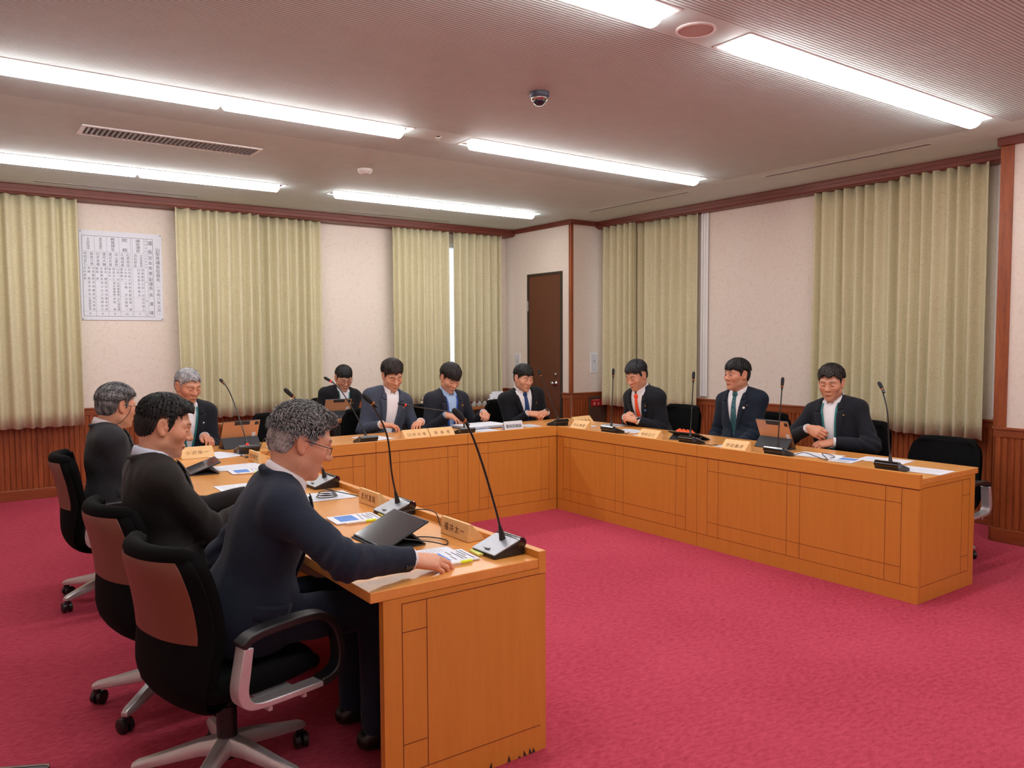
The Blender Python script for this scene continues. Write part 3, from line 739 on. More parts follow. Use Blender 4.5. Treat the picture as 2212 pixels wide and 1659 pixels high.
# ------------------------------------------------------------------ conference microphones
M['mic_grey'] = plain('mic_silver_grey', (166, 170, 178), 0.38, 0.55, vary=0.03)
M['mic_black'] = plain('mic_black', (20, 20, 22), 0.3, vary=0.1)
M['mic_foam'] = plain('mic_foam', (34, 35, 38), 0.95, vary=0.35, nscale=600, bmp=0.4)
M['ring_orange'] = plain('orange_ring', (196, 108, 44), 0.4)
M['ring_red'] = emissive('lit_red_ring', (255, 40, 30), 2.2)
def mic(x, y, rz, head, label, lit=False, bend=1.0):
    """desk microphone; local +y is the seat side; head = world position of the capsule tip"""
    t = thing('microphone', label, 'microphone', (x, y, DT), R(rz), 'gooseneck microphones on the desks')
    W = .072
    mb = MB(); mb.prism([(.072, 0), (.072, .010), (.055, .018), (-.045, .050), (-.062, .048), (-.066, .004), (-.060, 0)], 'x', -W, W)
    mb.build('base', M['mic_black'], t, bevel=.003)
    mb = MB(); mb.prism([(.073, .012), (.073, .017), (-.032, .0545), (-.040, .056), (-.040, .050)], 'x', -W-.001, W+.001)
    mb.build('top_plate', M['mic_grey'], t, bevel=.002)
    mb = MB(); mb.tube([(-W-.003, -.052, .042), (-W, -.052, .042), (W, -.052, .042), (W+.003, -.052, .042)], [.017, .0205, .0205, .017], 20)
    mb.build('loudspeaker_bar', M['black_gl'], t, smooth='auto')
    mb = MB()
    mb.cbox((.0, .055, .0275), (.030, .012, .003)); mb.build('talk_button', M['mic_grey'], t, bevel=.001)
    h = Vector(head)-Vector((x, y, DT)); c, s_ = math.cos(-R(rz)), math.sin(-R(rz))
    h = Vector((c*h.x-s_*h.y, s_*h.x+c*h.y, h.z))
    b0 = Vector((0, -.015, .052)); up = Vector((0, .03, .09))
    d = h-b0
    bb = bend
    mid = b0+Vector((d.x*.45*1, d.y*.45, d.z*.62)); m2 = b0+Vector((d.x*.70, d.y*.70, d.z*.86)) if bend else b0+d*.75
    if bend == 2: mid = b0+Vector((d.x*.30, d.y*.30, d.z*.62)); m2 = b0+Vector((d.x*.72, d.y*.72, d.z*.90))
    q1 = b0+Vector((d.x*.16, d.y*.16, d.z*.25))
    if bend == 0: q1, mid, m2 = b0+d*.25, b0+d*.5, b0+d*.8
    if bend == 3: q1, mid, m2 = b0+Vector((d.x*.03, d.y*.1, d.z*.40)), b0+Vector((d.x*.20, d.y*.3, d.z*.62)), b0+Vector((d.x*.68, d.y*.7, d.z*.83))
    path = [Vector(p) for p in crom([b0, q1, mid, m2, h], 7)]
    end = (path[-1]-path[-4]).normalized(); tip = path[-1]
    neck = path[:-3]
    mb = MB(); mb.tube([b0-Vector((0, 0, .004)), b0+(path[3]-b0)*.5, path[3]], [.013, .009, .0055], 14)
    mb.tube(neck, .0042, 10); mb.build('gooseneck', M['mic_black'], t, smooth='auto')
    a = tip-end*.060
    mb = MB(); mb.tube([a, a+end*.004, a+end*.022, a+end*.045, a+end*.056, a+end*.060], [.0085, .0100, .0112, .0118, .0085, .003], 16); mb.build('capsule', M['mic_foam'], t, smooth=True)
    mb = MB(); mb.tube([a-end*.007, a-end*.001], [.0098, .0104], 16); mb.build('status_ring', M['ring_red'] if lit else M['ring_orange'], t, smooth='auto')
    mb = MB(); mb.tube([neck[-1], a-end*.030, a-end*.007], [.0045, .0065, .0092], 14); mb.build('capsule_stem', M['mic_black'], t, smooth='auto')
    return t
mic(1.671, 2.40, 90, (1.481, 2.41, 1.255), 'nearest microphone, at the panelled end of the near desk')
mic(1.671, 3.23, 90, (1.516, 3.22, 1.262), 'microphone behind the propped tablet of the man in the navy suit', bend=2)
mic(1.671, 4.07, 90, (1.476, 4.08, 1.247), 'grey microphone just past the chin of the man in the navy suit')
mic(1.755, 5.62, 0, (1.70, 6.03, 1.215), 'microphone in front of the gold-backed tablet at the left corner, red switch lit')
mic(2.655, 5.60, 0, (2.42, 5.82, 1.215), 'microphone with red lit ring left of the man in the grey-blue jacket', lit=True)
mic(3.545, 5.60, 0, (3.03, 5.78, .985), 'microphone bent low towards the man in the grey-blue jacket, red ring lit', lit=True, bend=3)
mic(4.60, 5.66, 0, (4.50, 5.82, 1.222), 'microphone in front of the clasped hands of the man in the dark blue tie', bend=0)
mic(4.60, 4.93, -90, (4.66, 4.985, 1.25), 'microphone in front of the man in the orange tie', bend=0)
mic(4.585, 4.05, -90, (4.66, 4.10, 1.25), 'microphone in front of the dark tablet, between the orange tie and the teal tie', bend=0)
mic(4.585, 3.285, -90, (4.66, 3.315, 1.235), 'microphone in front of the see-through tablet on the right desk', bend=0)
mic(4.585, 2.50, -90, (4.65, 2.63, 1.231), 'last microphone of the right desk, in front of the empty end chair', bend=2)
sw = MB().box((-.008, -.006, 0), (.008, .006, .012)).build('lit_switch', M['ring_red'], bpy.data.objects['microphone.003'], (-.01, -.048, .060), bevel=.002)

# ------------------------------------------------------------------ name plates
def nameplate(x, y, rz, text, label, mat='plate', L=.205, sp=.040, size=.034):
    """right-angled wooden block: steep face to the seat (+y), sloping face to the room (-y)"""
    t = thing('name_plate', label, 'name plate', (x, y, DT), R(rz), 'wooden name plates')
    prof = [(.030, 0), (.024, .070), (.012, .070), (-.055, 0)]
    mb = MB(); mb.prism(prof, 'x', -L/2, L/2); mb.build('block', M[mat], t, bevel=.0015)
    k = len(text); d = Vector((0, -.067, -.070)).normalized(); nrm = Vector((0, -d.z, d.y)); nrm = -nrm if nrm.z < 0 else nrm
    o0 = Vector((0, .012, .070))+d*.050+nrm*.0006
    mb = MB()
    for i, ch in enumerate(text): put_char(mb, ch, (i-(k-1)/2)*sp, 0, size, lambda u, v: tuple(o0+Vector((u, 0, 0))-d*v))
    o1 = Vector((0, .0272, .036)); up = Vector((0, -.006, .070)).normalized(); o1 += Vector((0, .0009, 0))
    for i, ch in enumerate(text): put_char(mb, ch, (i-(k-1)/2)*sp, 0, size, lambda u, v: tuple(o1+Vector((-u, 0, 0))+up*v))
    mb.build('lettering', M['plate_ink'], t)
    return t
nameplate(1.682, 2.69, 90, '福井太一', 'wooden name plate left of the nearest microphone')
nameplate(1.682, 3.47, 90, '志村直毅', 'wooden name plate left of the second microphone, behind the booklet with yellow pen')
nameplate(1.682, 5.16, 90, '笠井辰生', 'wooden name plate almost hidden by the hair of the man in the navy suit')
nameplate(1.415, 5.62, 0, '小沢栄一', 'wooden name plate facing the viewer, below the grey-haired man in the corner', L=.215)
nameplate(3.10, 5.62, 0, '臼井友基', 'wooden name plate before the man in grey-blue, left of a joined pair', L=.228, sp=.046)
nameplate(3.335, 5.62, 0, '委員長', 'wooden name plate with three characters, right of a joined pair', L=.225, sp=.058)
nameplate(4.86, 5.62, 8, '渡辺淳也', 'darker wooden name plate in the right rear corner', L=.24, sp=.046)
nameplate(4.585, 5.315, -90, '向山憲稔', 'wooden name plate left of the microphone of the man in the orange tie', L=.20)
nameplate(4.560, 4.455, -90, '中村正仁', 'wooden name plate left of the dark tablet, before the empty chair', L=.21)
nameplate(4.560, 3.615, -90, '寺田義彦', 'wooden name plate left of the see-through tablet', L=.21)
def tent(name, x, y, z, rz, w, h, label, text='', group=None, size=.03, ds=.06):
    t = thing(name, label, 'card', (x, y, z), R(rz), group)
    mb = MB()
    mb.add([(-w/2, -ds/2, 0), (w/2, -ds/2, 0), (w/2, 0, h), (-w/2, 0, h), (-w/2, ds/2, 0), (w/2, ds/2, 0)], [(0, 1, 2, 3), (5, 4, 3, 2)])
    o = mb.build('folded_card', M['paper'], t); sd = o.modifiers.new('thickness', 'SOLIDIFY'); sd.thickness = .0012; sd.offset = -1
    up = Vector((0, ds/2, h)).normalized(); o0 = Vector((0, -ds/4, h/2))+Vector((0, -h, ds/2)).normalized()*.0012
    mb = MB()
    if text:
        k = len(text); sp = (w*.86)/k
        for i, ch in enumerate(text): put_char(mb, ch, (i-(k-1)/2)*sp, 0, size, lambda u, v: tuple(o0+Vector((u, 0, 0))+up*v))
    else:      # writing too small to read in the photo: short strokes
        rs = random.Random(int(x*1000))
        for i in range(4):
            for _ in range(5):
                u, v = (i-1.5)*w*.2+rs.uniform(-.009, .009), rs.uniform(-.012, .012); a, b_ = rs.choice(((.012, .0022), (.0022, .012)))
                mb.add([tuple(o0+Vector((u+p*a/2, 0, 0))+up*(v+q*b_/2)) for p, q in ((-1, -1), (1, -1), (1, 1), (-1, 1))], [(0, 1, 2, 3)])
    mb.build('lettering', M['ink'], t)
    return t
tent('tent_card', 4.02, 5.56, DT, 0, .195, .085, 'white folded tent card with five characters on the rear desk', '事務局職員', None, .036)

# ------------------------------------------------------------------ papers, booklets, pens
def paper(x, y, rz, label, w=.21, h=.297, z=DT, lines=18, n=1, group='paper sheets on the desks'):
    t = MB(); t.box((-w/2, -h/2, .0002), (w/2, h/2, .0012*n))
    o = t.build('paper_sheet', M['paper'], loc=(x, y, z), rot=(0, 0, R(rz))); tag(o, label, 'paper', group)
    rs = random.Random(int(x*997+y*91)); mb = MB(); zz = .0012*n+.0003
    for i in range(lines):
        yy = h*.40-i*h*.8/lines; x1 = w*.40 if rs.random() > .3 else rs.uniform(-.1, .4)*w
        mb.add([(-w*.40, yy, zz), (x1, yy, zz), (x1, yy+.0022, zz), (-w*.40, yy+.0022, zz)], [(0, 1, 2, 3)])
    mb.build('printed_lines', M['print_grey'], o)
    return o
paper(1.40, 2.50, 84, 'white sheet under the hand of the man in the navy suit')
paper(1.555, 3.80, 86, 'white sheet with a coiled black cable on it')
paper(1.34, 4.31, 88, 'white sheet by the shoulder of the man in the navy suit, left of him')
paper(1.515, 5.02, 92, 'white sheet in front of the almost hidden name plate')
paper(1.57, 5.62, 20, 'white sheet sticking out behind the name plate at the left corner', lines=6)
paper(2.83, 5.83, 8, 'white sheets by the elbow of the man in the grey-blue jacket', n=3)
paper(3.85, 5.70, 4, 'white sheet under the tent card on the rear desk')
paper(4.38, 5.80, -5, 'small white leaflet left of the microphone in the right rear corner', .15, .20)
paper(5.02, 5.36, 12, 'white sheet right of the darker corner name plate', .15, .21)
paper(4.80, 4.93, 4, 'white sheet by the watch hand of the man in the orange tie', .21, .26)
paper(4.79, 3.13, 6, 'white sheet under the loop of black cable on the right desk')
paper(4.93, 2.74, 8, 'white sheet behind the last microphone of the right desk')
paper(4.735, 2.40, 4, 'white sheet at the near end of the right desk')
# document stack on an open dark folder
t = thing('document_folder', 'open dark blue folder with white documents before the man with the neck strap', 'folder', (3.97, 5.98, DT), R(3))
MB().box((-.23, -.15, .0003), (.23, .15, .006)).build('cover', plain('dark_blue_folder', (38, 48, 86), .5), t, bevel=.002)
mb = MB(); rs = random.Random(4)
for i in range(9):
    dx, dy = rs.uniform(-.012, .012), rs.uniform(-.008, .008)
    for s in (-1, 1): mb.box((s*.107-.105+dx, -.14+dy, .0062+i*.0022), (s*.107+.105+dx-.004, .14+dy, .0079+i*.0022))
mb.build('pages', M['paper'], t)
def booklet(x, y, rz, label):
    t = thing('booklet', label, 'booklet', (x, y, DT), R(rz), 'white booklets with a blue cover block')
    MB().box((-.074, -.105, .0003), (.074, .105, .006)).build('cover', M['paper'], t, bevel=.001)
    mb = MB(); zz = .0063
    mb.add([(-.058, -.078, zz), (.050, -.078, zz), (.050, .005, zz), (-.058, .005, zz)], [(0, 1, 2, 3)]); mb.build('blue_block', M['print_blue'], t)
    mb = MB()
    for yy, x0, x1 in ((.088, -.06, .06), (.074, -.06, .02), (.060, -.03, .055), (.048, -.05, .05), (.03, -.06, -.01), (.022, .0, .05)):
        mb.add([(x0, yy, zz), (x1, yy, zz), (x1, yy+.004, zz), (x0, yy+.004, zz)], [(0, 1, 2, 3)])
    mb.build('print', M['ink'], t); return t
def marker(x, y, rz, label):
    t = thing('highlighter_pen', label, 'pen', (x, y, DT+.0065), R(rz), 'white highlighter pens with yellow caps')
    mb = MB(); mb.tube([(-.07, 0, 0), (-.068, 0, 0), (.02, 0, 0)], [.003, .0055, .0058], 12); mb.build('barrel', M['white_pl'], t, smooth='auto')
    mb = MB(); mb.tube([(.02, 0, 0), (.021, 0, 0), (.064, 0, 0), (.068, 0, 0)], [.0055, .0063, .006, .004], 12); mb.build('cap', M['marker_yellow'], t, smooth='auto')
    return t
def notes(x, y, rz, label):
    o = MB().box((-.025, -.038, .0003), (.025, .038, .008)).build('sticky_notes', M['note_yellow'], loc=(x, y, DT), rot=(0, 0, R(rz)), bevel=.0006)
    return tag(o, label, 'sticky notes', 'pads of pale yellow notes')
for x, y, lab in ((1.462, 2.445, 'by the hand of the man in the navy suit'), (1.475, 3.235, 'beside the propped tablet, in front of the second name plate'), (1.505, 4.805, 'before the almost hidden name plate')):
    booklet(x, y, -95, 'white booklet with blue block '+lab)
    marker(x-.01, y-.090, -4, 'highlighter pen with yellow cap '+lab)
    notes(x+.145, y-.01, -8, 'pale yellow note pad '+lab)
booklet(4.72, 2.88, 100, 'white booklet with blue block on the right desk, next to the cable loop')
for x, y, lab in ((4.70, 4.61, 'half hidden behind the name plate left of the dark tablet'), (4.70, 3.77, 'half hidden behind the name plate left of the see-through tablet'), (4.70, 5.42, 'half hidden behind the name plate of the right rear corner'), (2.06, 5.72, 'behind the hair of the man in navy, on the rear desk')):
    booklet(x, y, 95, 'white booklet '+lab)

# ------------------------------------------------------------------ tablets
M['screen'] = plain('dark_glass_screen', (58, 58, 64), 0.08, vary=0.03, spec=0.9)
M['tab_edge'] = plain('space_grey_edge', (52, 54, 60), 0.35, 0.5)
M['tab_gold'] = plain('rose_gold_back', (206, 156, 118), 0.35, 0.25, vary=0.02)
M['tab_silver'] = plain('pale_back', (208, 198, 196), 0.35, 0.2, vary=0.02)
M['folio'] = plain('dark_grey_folio', (50, 52, 58), 0.75, vary=0.06, nscale=500)
def tablet(x, y, face, tilt, label, gold=True, w=.262, h=.185, z=DT, logo=False):
    """tablet on a folding cover; face = direction its screen looks, tilt = degrees from flat"""
    t = thing('tablet', label, 'tablet', (x, y, z), R(face+90), 'tablets on folding covers')
    # local: screen looks to -y, back to +y; lower edge on y=0
    a = R(tilt); up = Vector((0, math.cos(a), math.sin(a))); nrm = Vector((0, math.sin(a), -math.cos(a)))    # nrm points to the back
    def B(mb, u0, u1, v0, v1, n0, n1, mi=None):
        vs = [Vector((u, 0, .006))+up*v+nrm*n for n in (n0, n1) for u, v in ((u0, v0), (u1, v0), (u1, v1), (u0, v1))]
        mb.add(vs, [(0, 1, 2, 3), (7, 6, 5, 4), (4, 5, 1, 0), (5, 6, 2, 1), (6, 7, 3, 2), (7, 4, 0, 3)], mi)
    mb = MB(); B(mb, -w/2, w/2, 0, h, -.004, .004); body = mb.build('body', M['tab_edge'], t, bevel=.004, seg=3)
    mb = MB(); B(mb, -w/2+.007, w/2-.007, .007, h-.007, -.0048, -.0042); mb.build('screen', M['screen'], t)
    mb = MB(); B(mb, -w/2+.004, w/2-.004, .004, h-.004, .0042, .0050); mb.build('back_plate', M['tab_gold'] if gold else M['folio'], t)
    if gold:
        mb = MB(); B(mb, -.062, .052, h-.034, h-.004, .0051, .0075); mb.build('cover_flap', M['folio'], t, bevel=.003)
        mb = MB(); B(mb, -w/2+.012, -w/2+.040, h-.040, h-.012, .0051, .0072); mb.build('camera_bump', M['black_pl'], t, bevel=.002)
        mb = MB(); B(mb, -w/2+.022, -w/2+.050, .062, .112, .0051, .0056); mb.build('sticker', M['paper'], t)
        if logo:
            mb = MB(); c = [(0, .085)]; vs = [Vector((.012*math.cos(k*.5236), 0, .006))+up*(.085+.013*math.sin(k*.5236))+nrm*.0053 for k in range(12)]
            mb.add(vs, [tuple(range(12))]); mb.build('round_mark', plain('gold_mark', (214, 150, 74), .3, .4), t)
        # folding cover: strip on the back, bent down to a foot
        k = .36*h; foot = Vector((0, math.cos(a)*k+math.sin(a)*.075, .002))
    else: k = .60*h; foot = Vector((0, math.cos(a)*k+.05+.02*math.sin(a), .002))
    top = Vector((0, 0, .006))+up*k+nrm*.007
    mb = MB(); d = .003
    for s0, s1 in ((top, foot),):
        e = (s1-s0).normalized(); n2 = Vector((0, -e.z, e.y))*d
        vs = [Vector((u, p.y+q.y, p.z+q.z)) for u in (-w/2+.004, w/2-.004) for p, q in ((s0, n2), (s0, -n2), (s1, -n2), (s1, n2))]
        mb.add(vs, [(0, 1, 2, 3), (7, 6, 5, 4), (0, 4, 5, 1), (1, 5, 6, 2), (2, 6, 7, 3), (3, 7, 4, 0)])
    mb.box((-w/2+.004, -.01, .0005), (w/2-.004, foot.y+.003, .004))
    mb.build('folding_cover', M['folio'], t)
    return t
tablet(1.335, 2.80, 180, 24, 'tablet propped low in front of the man in the navy suit, dark screen up', gold=False, w=.285, h=.205)
tablet(1.20, 4.98, 172, 20, 'dark tablet propped low behind the head of the man in the dark brown suit', gold=False)
tablet(1.80, 5.98, 96, 66, 'gold-backed tablet standing at the left corner before the grey-haired man', logo=True, w=.285, h=.215)
tablet(3.20, 7.40, 84, 66, 'gold-backed tablet on the wall table before the man with red-rimmed glasses', z=.735, w=.27, h=.20)
tablet(4.93, 3.53, -2, 66, 'tablet standing on the right desk, pale and gold back seen through a clear case', w=.285, h=.215)
tablet(4.84, 4.24, 8, 18, 'dark tablet propped low on the right desk beside an orange case', gold=False, w=.27)
o = thing('pencil_case', 'bright orange pencil case with bumps behind the dark tablet', 'pencil case', (4.93, 4.42, DT), R(84))
M['orange'] = plain('orange_fabric', (238, 92, 34), .6)
mb = MB(); mb.tube([(-.10, 0, .021), (-.095, 0, .021), (.095, 0, .021), (.10, 0, .021)], [.010, .020, .020, .010], 16); mb.build('pouch', M['orange'], o, smooth='auto')
for k in range(4):
    mb = MB(); mb.lathe([(.013, 0), (.014, .006), (.009, .012), (.001, .013)], 12); mb.build('bump', M['orange'], o, (-.07+.046*k, 0, .038), smooth=True)

# ------------------------------------------------------------------ cables
def cable(pts, label, name='cable', r=.0024, group='thin black cables on the desks'):
    mb = MB(); mb.tube([Vector(p) for p in crom(pts, 8)], r, 8)
    return tag(mb.build(name, M['black_pl'], smooth=True), label, 'cable', group)
z = DT+.0045
cable([(1.628, 3.13, z+.02), (1.68, 3.02, .765), (1.725, 2.96, .755), (1.728, 2.93, z), (1.71, 2.88, z), (1.722, 2.805, z)], 'black cable hanging from the second microphone down to the nearest name plate')
cable([(1.405, 2.655, z+.035), (1.50, 2.60, z+.02), (1.56, 2.60, z), (1.60, 2.66, z), (1.57, 2.74, z), (1.52, 2.78, z)], 'black charging cable looping out of the tablet nearest the viewer')
cable([(1.56+.055*math.cos(a)*(1-.02*a), 3.74+.05*math.sin(a), z+.0022+.0016*a) for a in np.linspace(0, 20, 50)]+[(1.70, 3.70, z), (1.728, 3.60, z)], 'coiled black cable on the white sheet')
cable([(1.83, 5.60, z), (1.84, 5.50, z+.10), (1.82, 5.40, z+.09), (1.80, 5.30, z+.03), (1.72, 5.29, z)], 'black cable arching beside the microphone of the left corner')
cable([(1.70, 5.54, z), (1.665, 5.46, z), (1.70, 5.40, z), (1.66, 5.36, z), (1.72, 5.33, z), (1.68, 5.31, z)], 'tangled black cable in front of the microphone of the left corner')
cable([(4.60, 3.20, z), (4.68, 3.16, z+.02), (4.72, 3.10, z), (4.64, 2.98, z), (4.63, 2.95, z), (4.72, 3.02, z), (4.80, 3.10, z+.01), (4.81, 3.06, z+.01), (4.74, 2.97, z+.008), (4.70, 2.975, z+.004)], 'loop of black cable on the white sheet of the right desk')
cable([(4.60, 3.965, z), (4.63, 3.93, z), (4.60, 3.89, z), (4.66, 3.87, z), (4.61, 3.84, z), (4.67, 3.81, z)], 'black cable bundle beside the dark tablet on the right desk')
cable([(4.60, 4.845, z), (4.63, 4.80, z), (4.60, 4.76, z), (4.60, 4.73, z+.02)], 'short black cable end by the microphone of the man in the orange tie')
cable([(4.98, 5.47, z), (5.02, 5.38, z), (4.99, 5.30, z), (5.05, 5.24, z), (5.02, 5.17, z)], 'black cable lying on the right desk before the red sign')

# ------------------------------------------------------------------ furniture by the walls
M['side_wood'] = wood('side_table_wood', (138, 84, 42), (164, 104, 56), .4, (1, 6, 6), 5)
M['side_dark'] = plain('dark_table_frame', (40, 34, 34), .5)
def side_table(x0, x1, y0, y1, h, label, front=None):
    t = thing('side_table', label, 'table', ((x0+x1)/2, (y0+y1)/2, 0), 0, 'long tables along the back wall')
    a, b_ = (x1-x0)/2, (y1-y0)/2
    MB().box((-a, -b_, h-.032), (a, b_, h)).build('tabletop', M['side_wood'], t, bevel=.004)
    MB().box((-a+.04, -b_+.03, h-.16), (a-.04, b_-.03, h-.034)).build('shelf_box', M['side_dark'], t)
    if front: MB().box((-a+.05, -b_+.05, .12), (a-.05, -b_+.07, h-.165)).build('modesty_panel', M[front], t)
    for sx in (-1, 1):
        for sy in (-1, 1):
            mb = MB(); mb.cyl((sx*(a-.06), sy*(b_-.06), 0), (sx*(a-.06), sy*(b_-.06), h-.16), .018, n=12); mb.build('leg', M['side_dark'], t, smooth='auto')
    return t
side_table(2.10, 3.00, 7.15, 7.60, .735, 'long table with papers behind the empty chair, by the back wall', 'desk')
side_table(3.03, 3.93, 7.15, 7.60, .735, 'table with the gold-backed tablet before the man with red-rimmed glasses', 'desk')
side_table(4.15, 5.95, 7.90, 8.35, .70, 'dark-framed table with telephone and white cards by the back wall')
paper(2.36, 7.40, 70, 'white sheet on the long table behind the gold-backed tablet', z=.735, group='papers on the wall tables')
paper(2.72, 7.42, 95, 'white sheet on the long table next to the empty chair back', z=.735, group='papers on the wall tables')
t = thing('telephone', 'cream desk telephone on the table by the back wall', 'telephone', (4.68, 8.06, .70), R(8))
M['cream'] = plain('cream_plastic', (222, 218, 200), .4); M['grey_pl'] = plain('grey_plastic', (150, 150, 152), .45)
mb = MB(); mb.prism([(-.10, 0), (.10, 0), (.10, .085), (.07, .085), (-.10, .025)], 'x', -.10, .10); mb.build('body', M['cream'], t, bevel=.006)
mb = MB(); mb.tube(crom([(-.07, -.085, .075), (-.07, -.05, .095), (-.07, .03, .112), (-.07, .085, .110)], 5), [.021]*4+[.016]*7+[.021]*5, 12); mb.build('handset', M['cream'], t, smooth='auto')
MB().box((-.01, -.07, .045), (.085, .05, .078)).build('keypad', M['grey_pl'], t, bevel=.004)
for k, (x, y) in enumerate(((5.18, 8.03), (5.25, 8.01), (5.32, 8.00), (5.385, 7.985))):
    t = MB(); t.tube([(0, -.11, .026), (0, -.108, .026), (0, .10, .026), (0, .11, .026)], [.015, .026, .024, .02], 16)
    o = t.build('grey_roll', M['grey_pl'], loc=(x, y+.04, .70), rot=(0, 0, R(-35)), smooth='auto')
    tag(o, ('grey roll nearest the telephone, first in a row beside the white cards', 'grey roll second from the telephone in the row', 'grey roll third from the telephone in the row', 'grey roll nearest the white cards, last in the row')[k], 'roll', 'grey rolls on the wall table')
GC = 'white tent cards on the wall table'
tent('tent_card', 5.51, 8.04, .70, -6, .135, .075, 'lowest white tent card, at the front left of the group on the wall table', '', GC, ds=.07)
tent('tent_card', 5.62, 8.13, .70, -8, .17, .125, 'white tent card with two large characters on the wall table', '理事', GC, .036, ds=.09)
tent('tent_card', 5.735, 8.26, .70, -8, .16, .145, 'tallest white tent card, rear one of the group on the wall table', '', GC, ds=.09)
tent('tent_card', 5.84, 8.11, .70, -14, .13, .11, 'white tent card at the right end of the group on the wall table', '', GC, ds=.08)
# fire extinguisher cabinet with its sign
t = thing('extinguisher_cabinet', 'dark brown extinguisher cabinet with a red sign under the curtain corner', 'cabinet', (6.645, 7.40, 0))
MB().box((-.135, -.018, .02), (.135, .010, .79)).build('box', plain('dark_brown_laminate', (76, 56, 46), .5), t, bevel=.004)
sg = MB().box((-.115, -.026, .672), (.115, -.019, .757)).build('sign', plain('red_sign', (176, 26, 30), .4), t, bevel=.001)
mb = MB()
for i, ch in enumerate('消火器'): put_char(mb, ch, (i-1)*.070, .703, .042, lambda u, v: (u, -.0266, v))
for i in range(14): mb.add([(-.10+i*.008, -.0266, .744), (-.095+i*.008, -.0266, .744), (-.095+i*.008, -.0266, .749), (-.10+i*.008, -.0266, .749)], [(0, 1, 2, 3)])
mb.build('lettering', M['white_pl'], sg)
# paper name chart on the back wall
t = thing('name_chart', 'white paper chart of committee names pinned to the back wall', 'poster', (1.55, 8.795, 2.145))
W2, H2 = .375, .437
MB().box((-W2, -.003, -H2), (W2, -.0005, H2)).build('paper', M['paper'], t)
for sx in (-1, 1):
    for sz in (-1, 1):
        mb = MB(); mb.lathe([(.005, 0), (.005, .003), (.001, .004)], 10); mb.build('pin', M['ink'], t, (sx*(W2-.012), -.003, sz*(H2-.012)), (R(90), 0, 0))
U = lambda px: -W2+(px-62)/(1455-62)*2*W2*1.0          # chart drawn in measured units of its own width
mb = MB(); yf = -.0034
def rect(u0, u1, v0, v1): mb.add([(u0, yf, v0), (u1, yf, v0), (u1, yf, v1), (u0, yf, v1)], [(0, 1, 2, 3)])
def hline(u0, u1, v, w=.0012): rect(u0, u1, v-w/2, v+w/2)
def vline(u, v0, v1, w=.0012): rect(u-w/2, u+w/2, v0, v1)
uL, uR, vB, vT = -.352, .290, -.400, .385
for u in (uL, uR): vline(u, vB, vT, .003)
for v in (vB, vT): hline(uL, uR, v, .003)
cols = [-.352, -.242, -.132, -.022, .083, .098, .205, .236, .290]
for u in cols[1:-1]: vline(u, vB, vT, .0016)
v1, v2, v3, v4, v5 = .235, .088, -.05, -.205, -.350
for a, b_ in ((cols[0], cols[4]), (cols[5], cols[6])):
    for v in (v1, v2, v5): hline(a, b_, v)
    for v in (v3, v4): hline(a, b_, v, .0007)
hline(cols[7], cols[8], .225); hline(cols[7], cols[8], .01); hline(cols[7], cols[8], -.14); hline(cols[6], cols[7], v1); hline(cols[6], cols[7], v5)
for c in (0, 1, 2, 3, 5):
    u = (cols[c]+cols[c+1])/2; vline(u, v2, v1, .0007)
P3 = lambda u, v: (u, yf, v)
def vtext(s, u, v0, v1, size, sx=1.0):
    k = len(s)
    for i, ch in enumerate(s):
        if ch == ' ': continue
        v = (v0+v1)/2 if k == 1 else v0+(v1-v0)*i/(k-1)
        put_char(mb, ch, u, v, size, P3, sx)
vtext('山梨県議会役員名', .335, .285, -.02, .044)
vtext('令和八年三月', .335, -.135, -.335, .036)
rect(.315, .355, -.100, -.0985); rect(.315, .355, -.3725, -.371)
vtext('議長', .263, .345, .255, .048); vtext('宮本秀憲', .263, .195, .04, .042); vtext('副議長', .263, -.02, -.11, .042); vtext('長澤健', .263, -.18, -.36, .042)
vtext('委員会名', .2205, .36, .26, .016); vtext('正副委員長', .2205, .215, .10, .016); vtext('委員', .2205, -.05, -.24, .016); vtext('人数', .2205, -.365, -.385, .013)
HD = [('土木森林環境', .0190), ('農政産業観光', .0190), ('教育厚生', .0335), ('総務', .040), None, ('議会運営', .0335)]
for c, h in enumerate(HD):
    if h: vtext(h[0], (cols[c]+cols[c+1])/2, .36, .26, h[1], 1.3 if h[1] > .03 else 1.5)
LD = {0: ('飯島力男', '中村正仁'), 1: ('望月大輔', '臼井友基'), 2: ('向山憲稔', '渡辺大喜'), 3: ('石原政信', '久嶋成美'), 5: ('水岸富美男', '流石恭史')}
for c, (a, b_) in LD.items():
    q = (cols[c+1]-cols[c])/4; vtext(a, cols[c+1]-q, .212, .110, .033 if len(a) < 5 else .026); vtext(b_, cols[c]+q, .212, .110, .033)
MEM = {0: ('河西敏郎伊藤 毅志村直毅', '寺田義彦笠井辰生', '流石恭史久保田松幸'), 1: ('望月 勝古屋雅夫飯島 修', '渡辺淳也浅川力三', '藤本好彦佐野弘仁'),
       2: ('山田一功桐原正仁福井太一', '水岸富美男清水喜美男', '大久保俊雄名取 泰'), 3: ('卯月政人小沢栄一菅野幹子', '宮本秀憲土橋 亨', '長澤 健白壁賢一'), 5: ('河西敏郎臼井友基', '山田一功古屋雅夫', '卯月政人')}
for c, rows in MEM.items():
    w = (cols[c+1]-cols[c])/3
    for (va, vb), s in zip(((.068, -.032), (-.07, -.185), (-.225, -.33)), rows):
        k = 5 if len(s) % 4 and len(s) % 5 == 0 else 4
        if s.startswith('水岸') or s.startswith('大久保'): parts = [s[:5], s[5:]]
        elif s.startswith('流石'): parts = [s[:4], s[4:]]
        else: parts = [s[i:i+4] for i in range(0, len(s), 4)]
        for i, p in enumerate(parts): vtext(p, cols[c+1]-w*(i+.5), va, vb, .026)
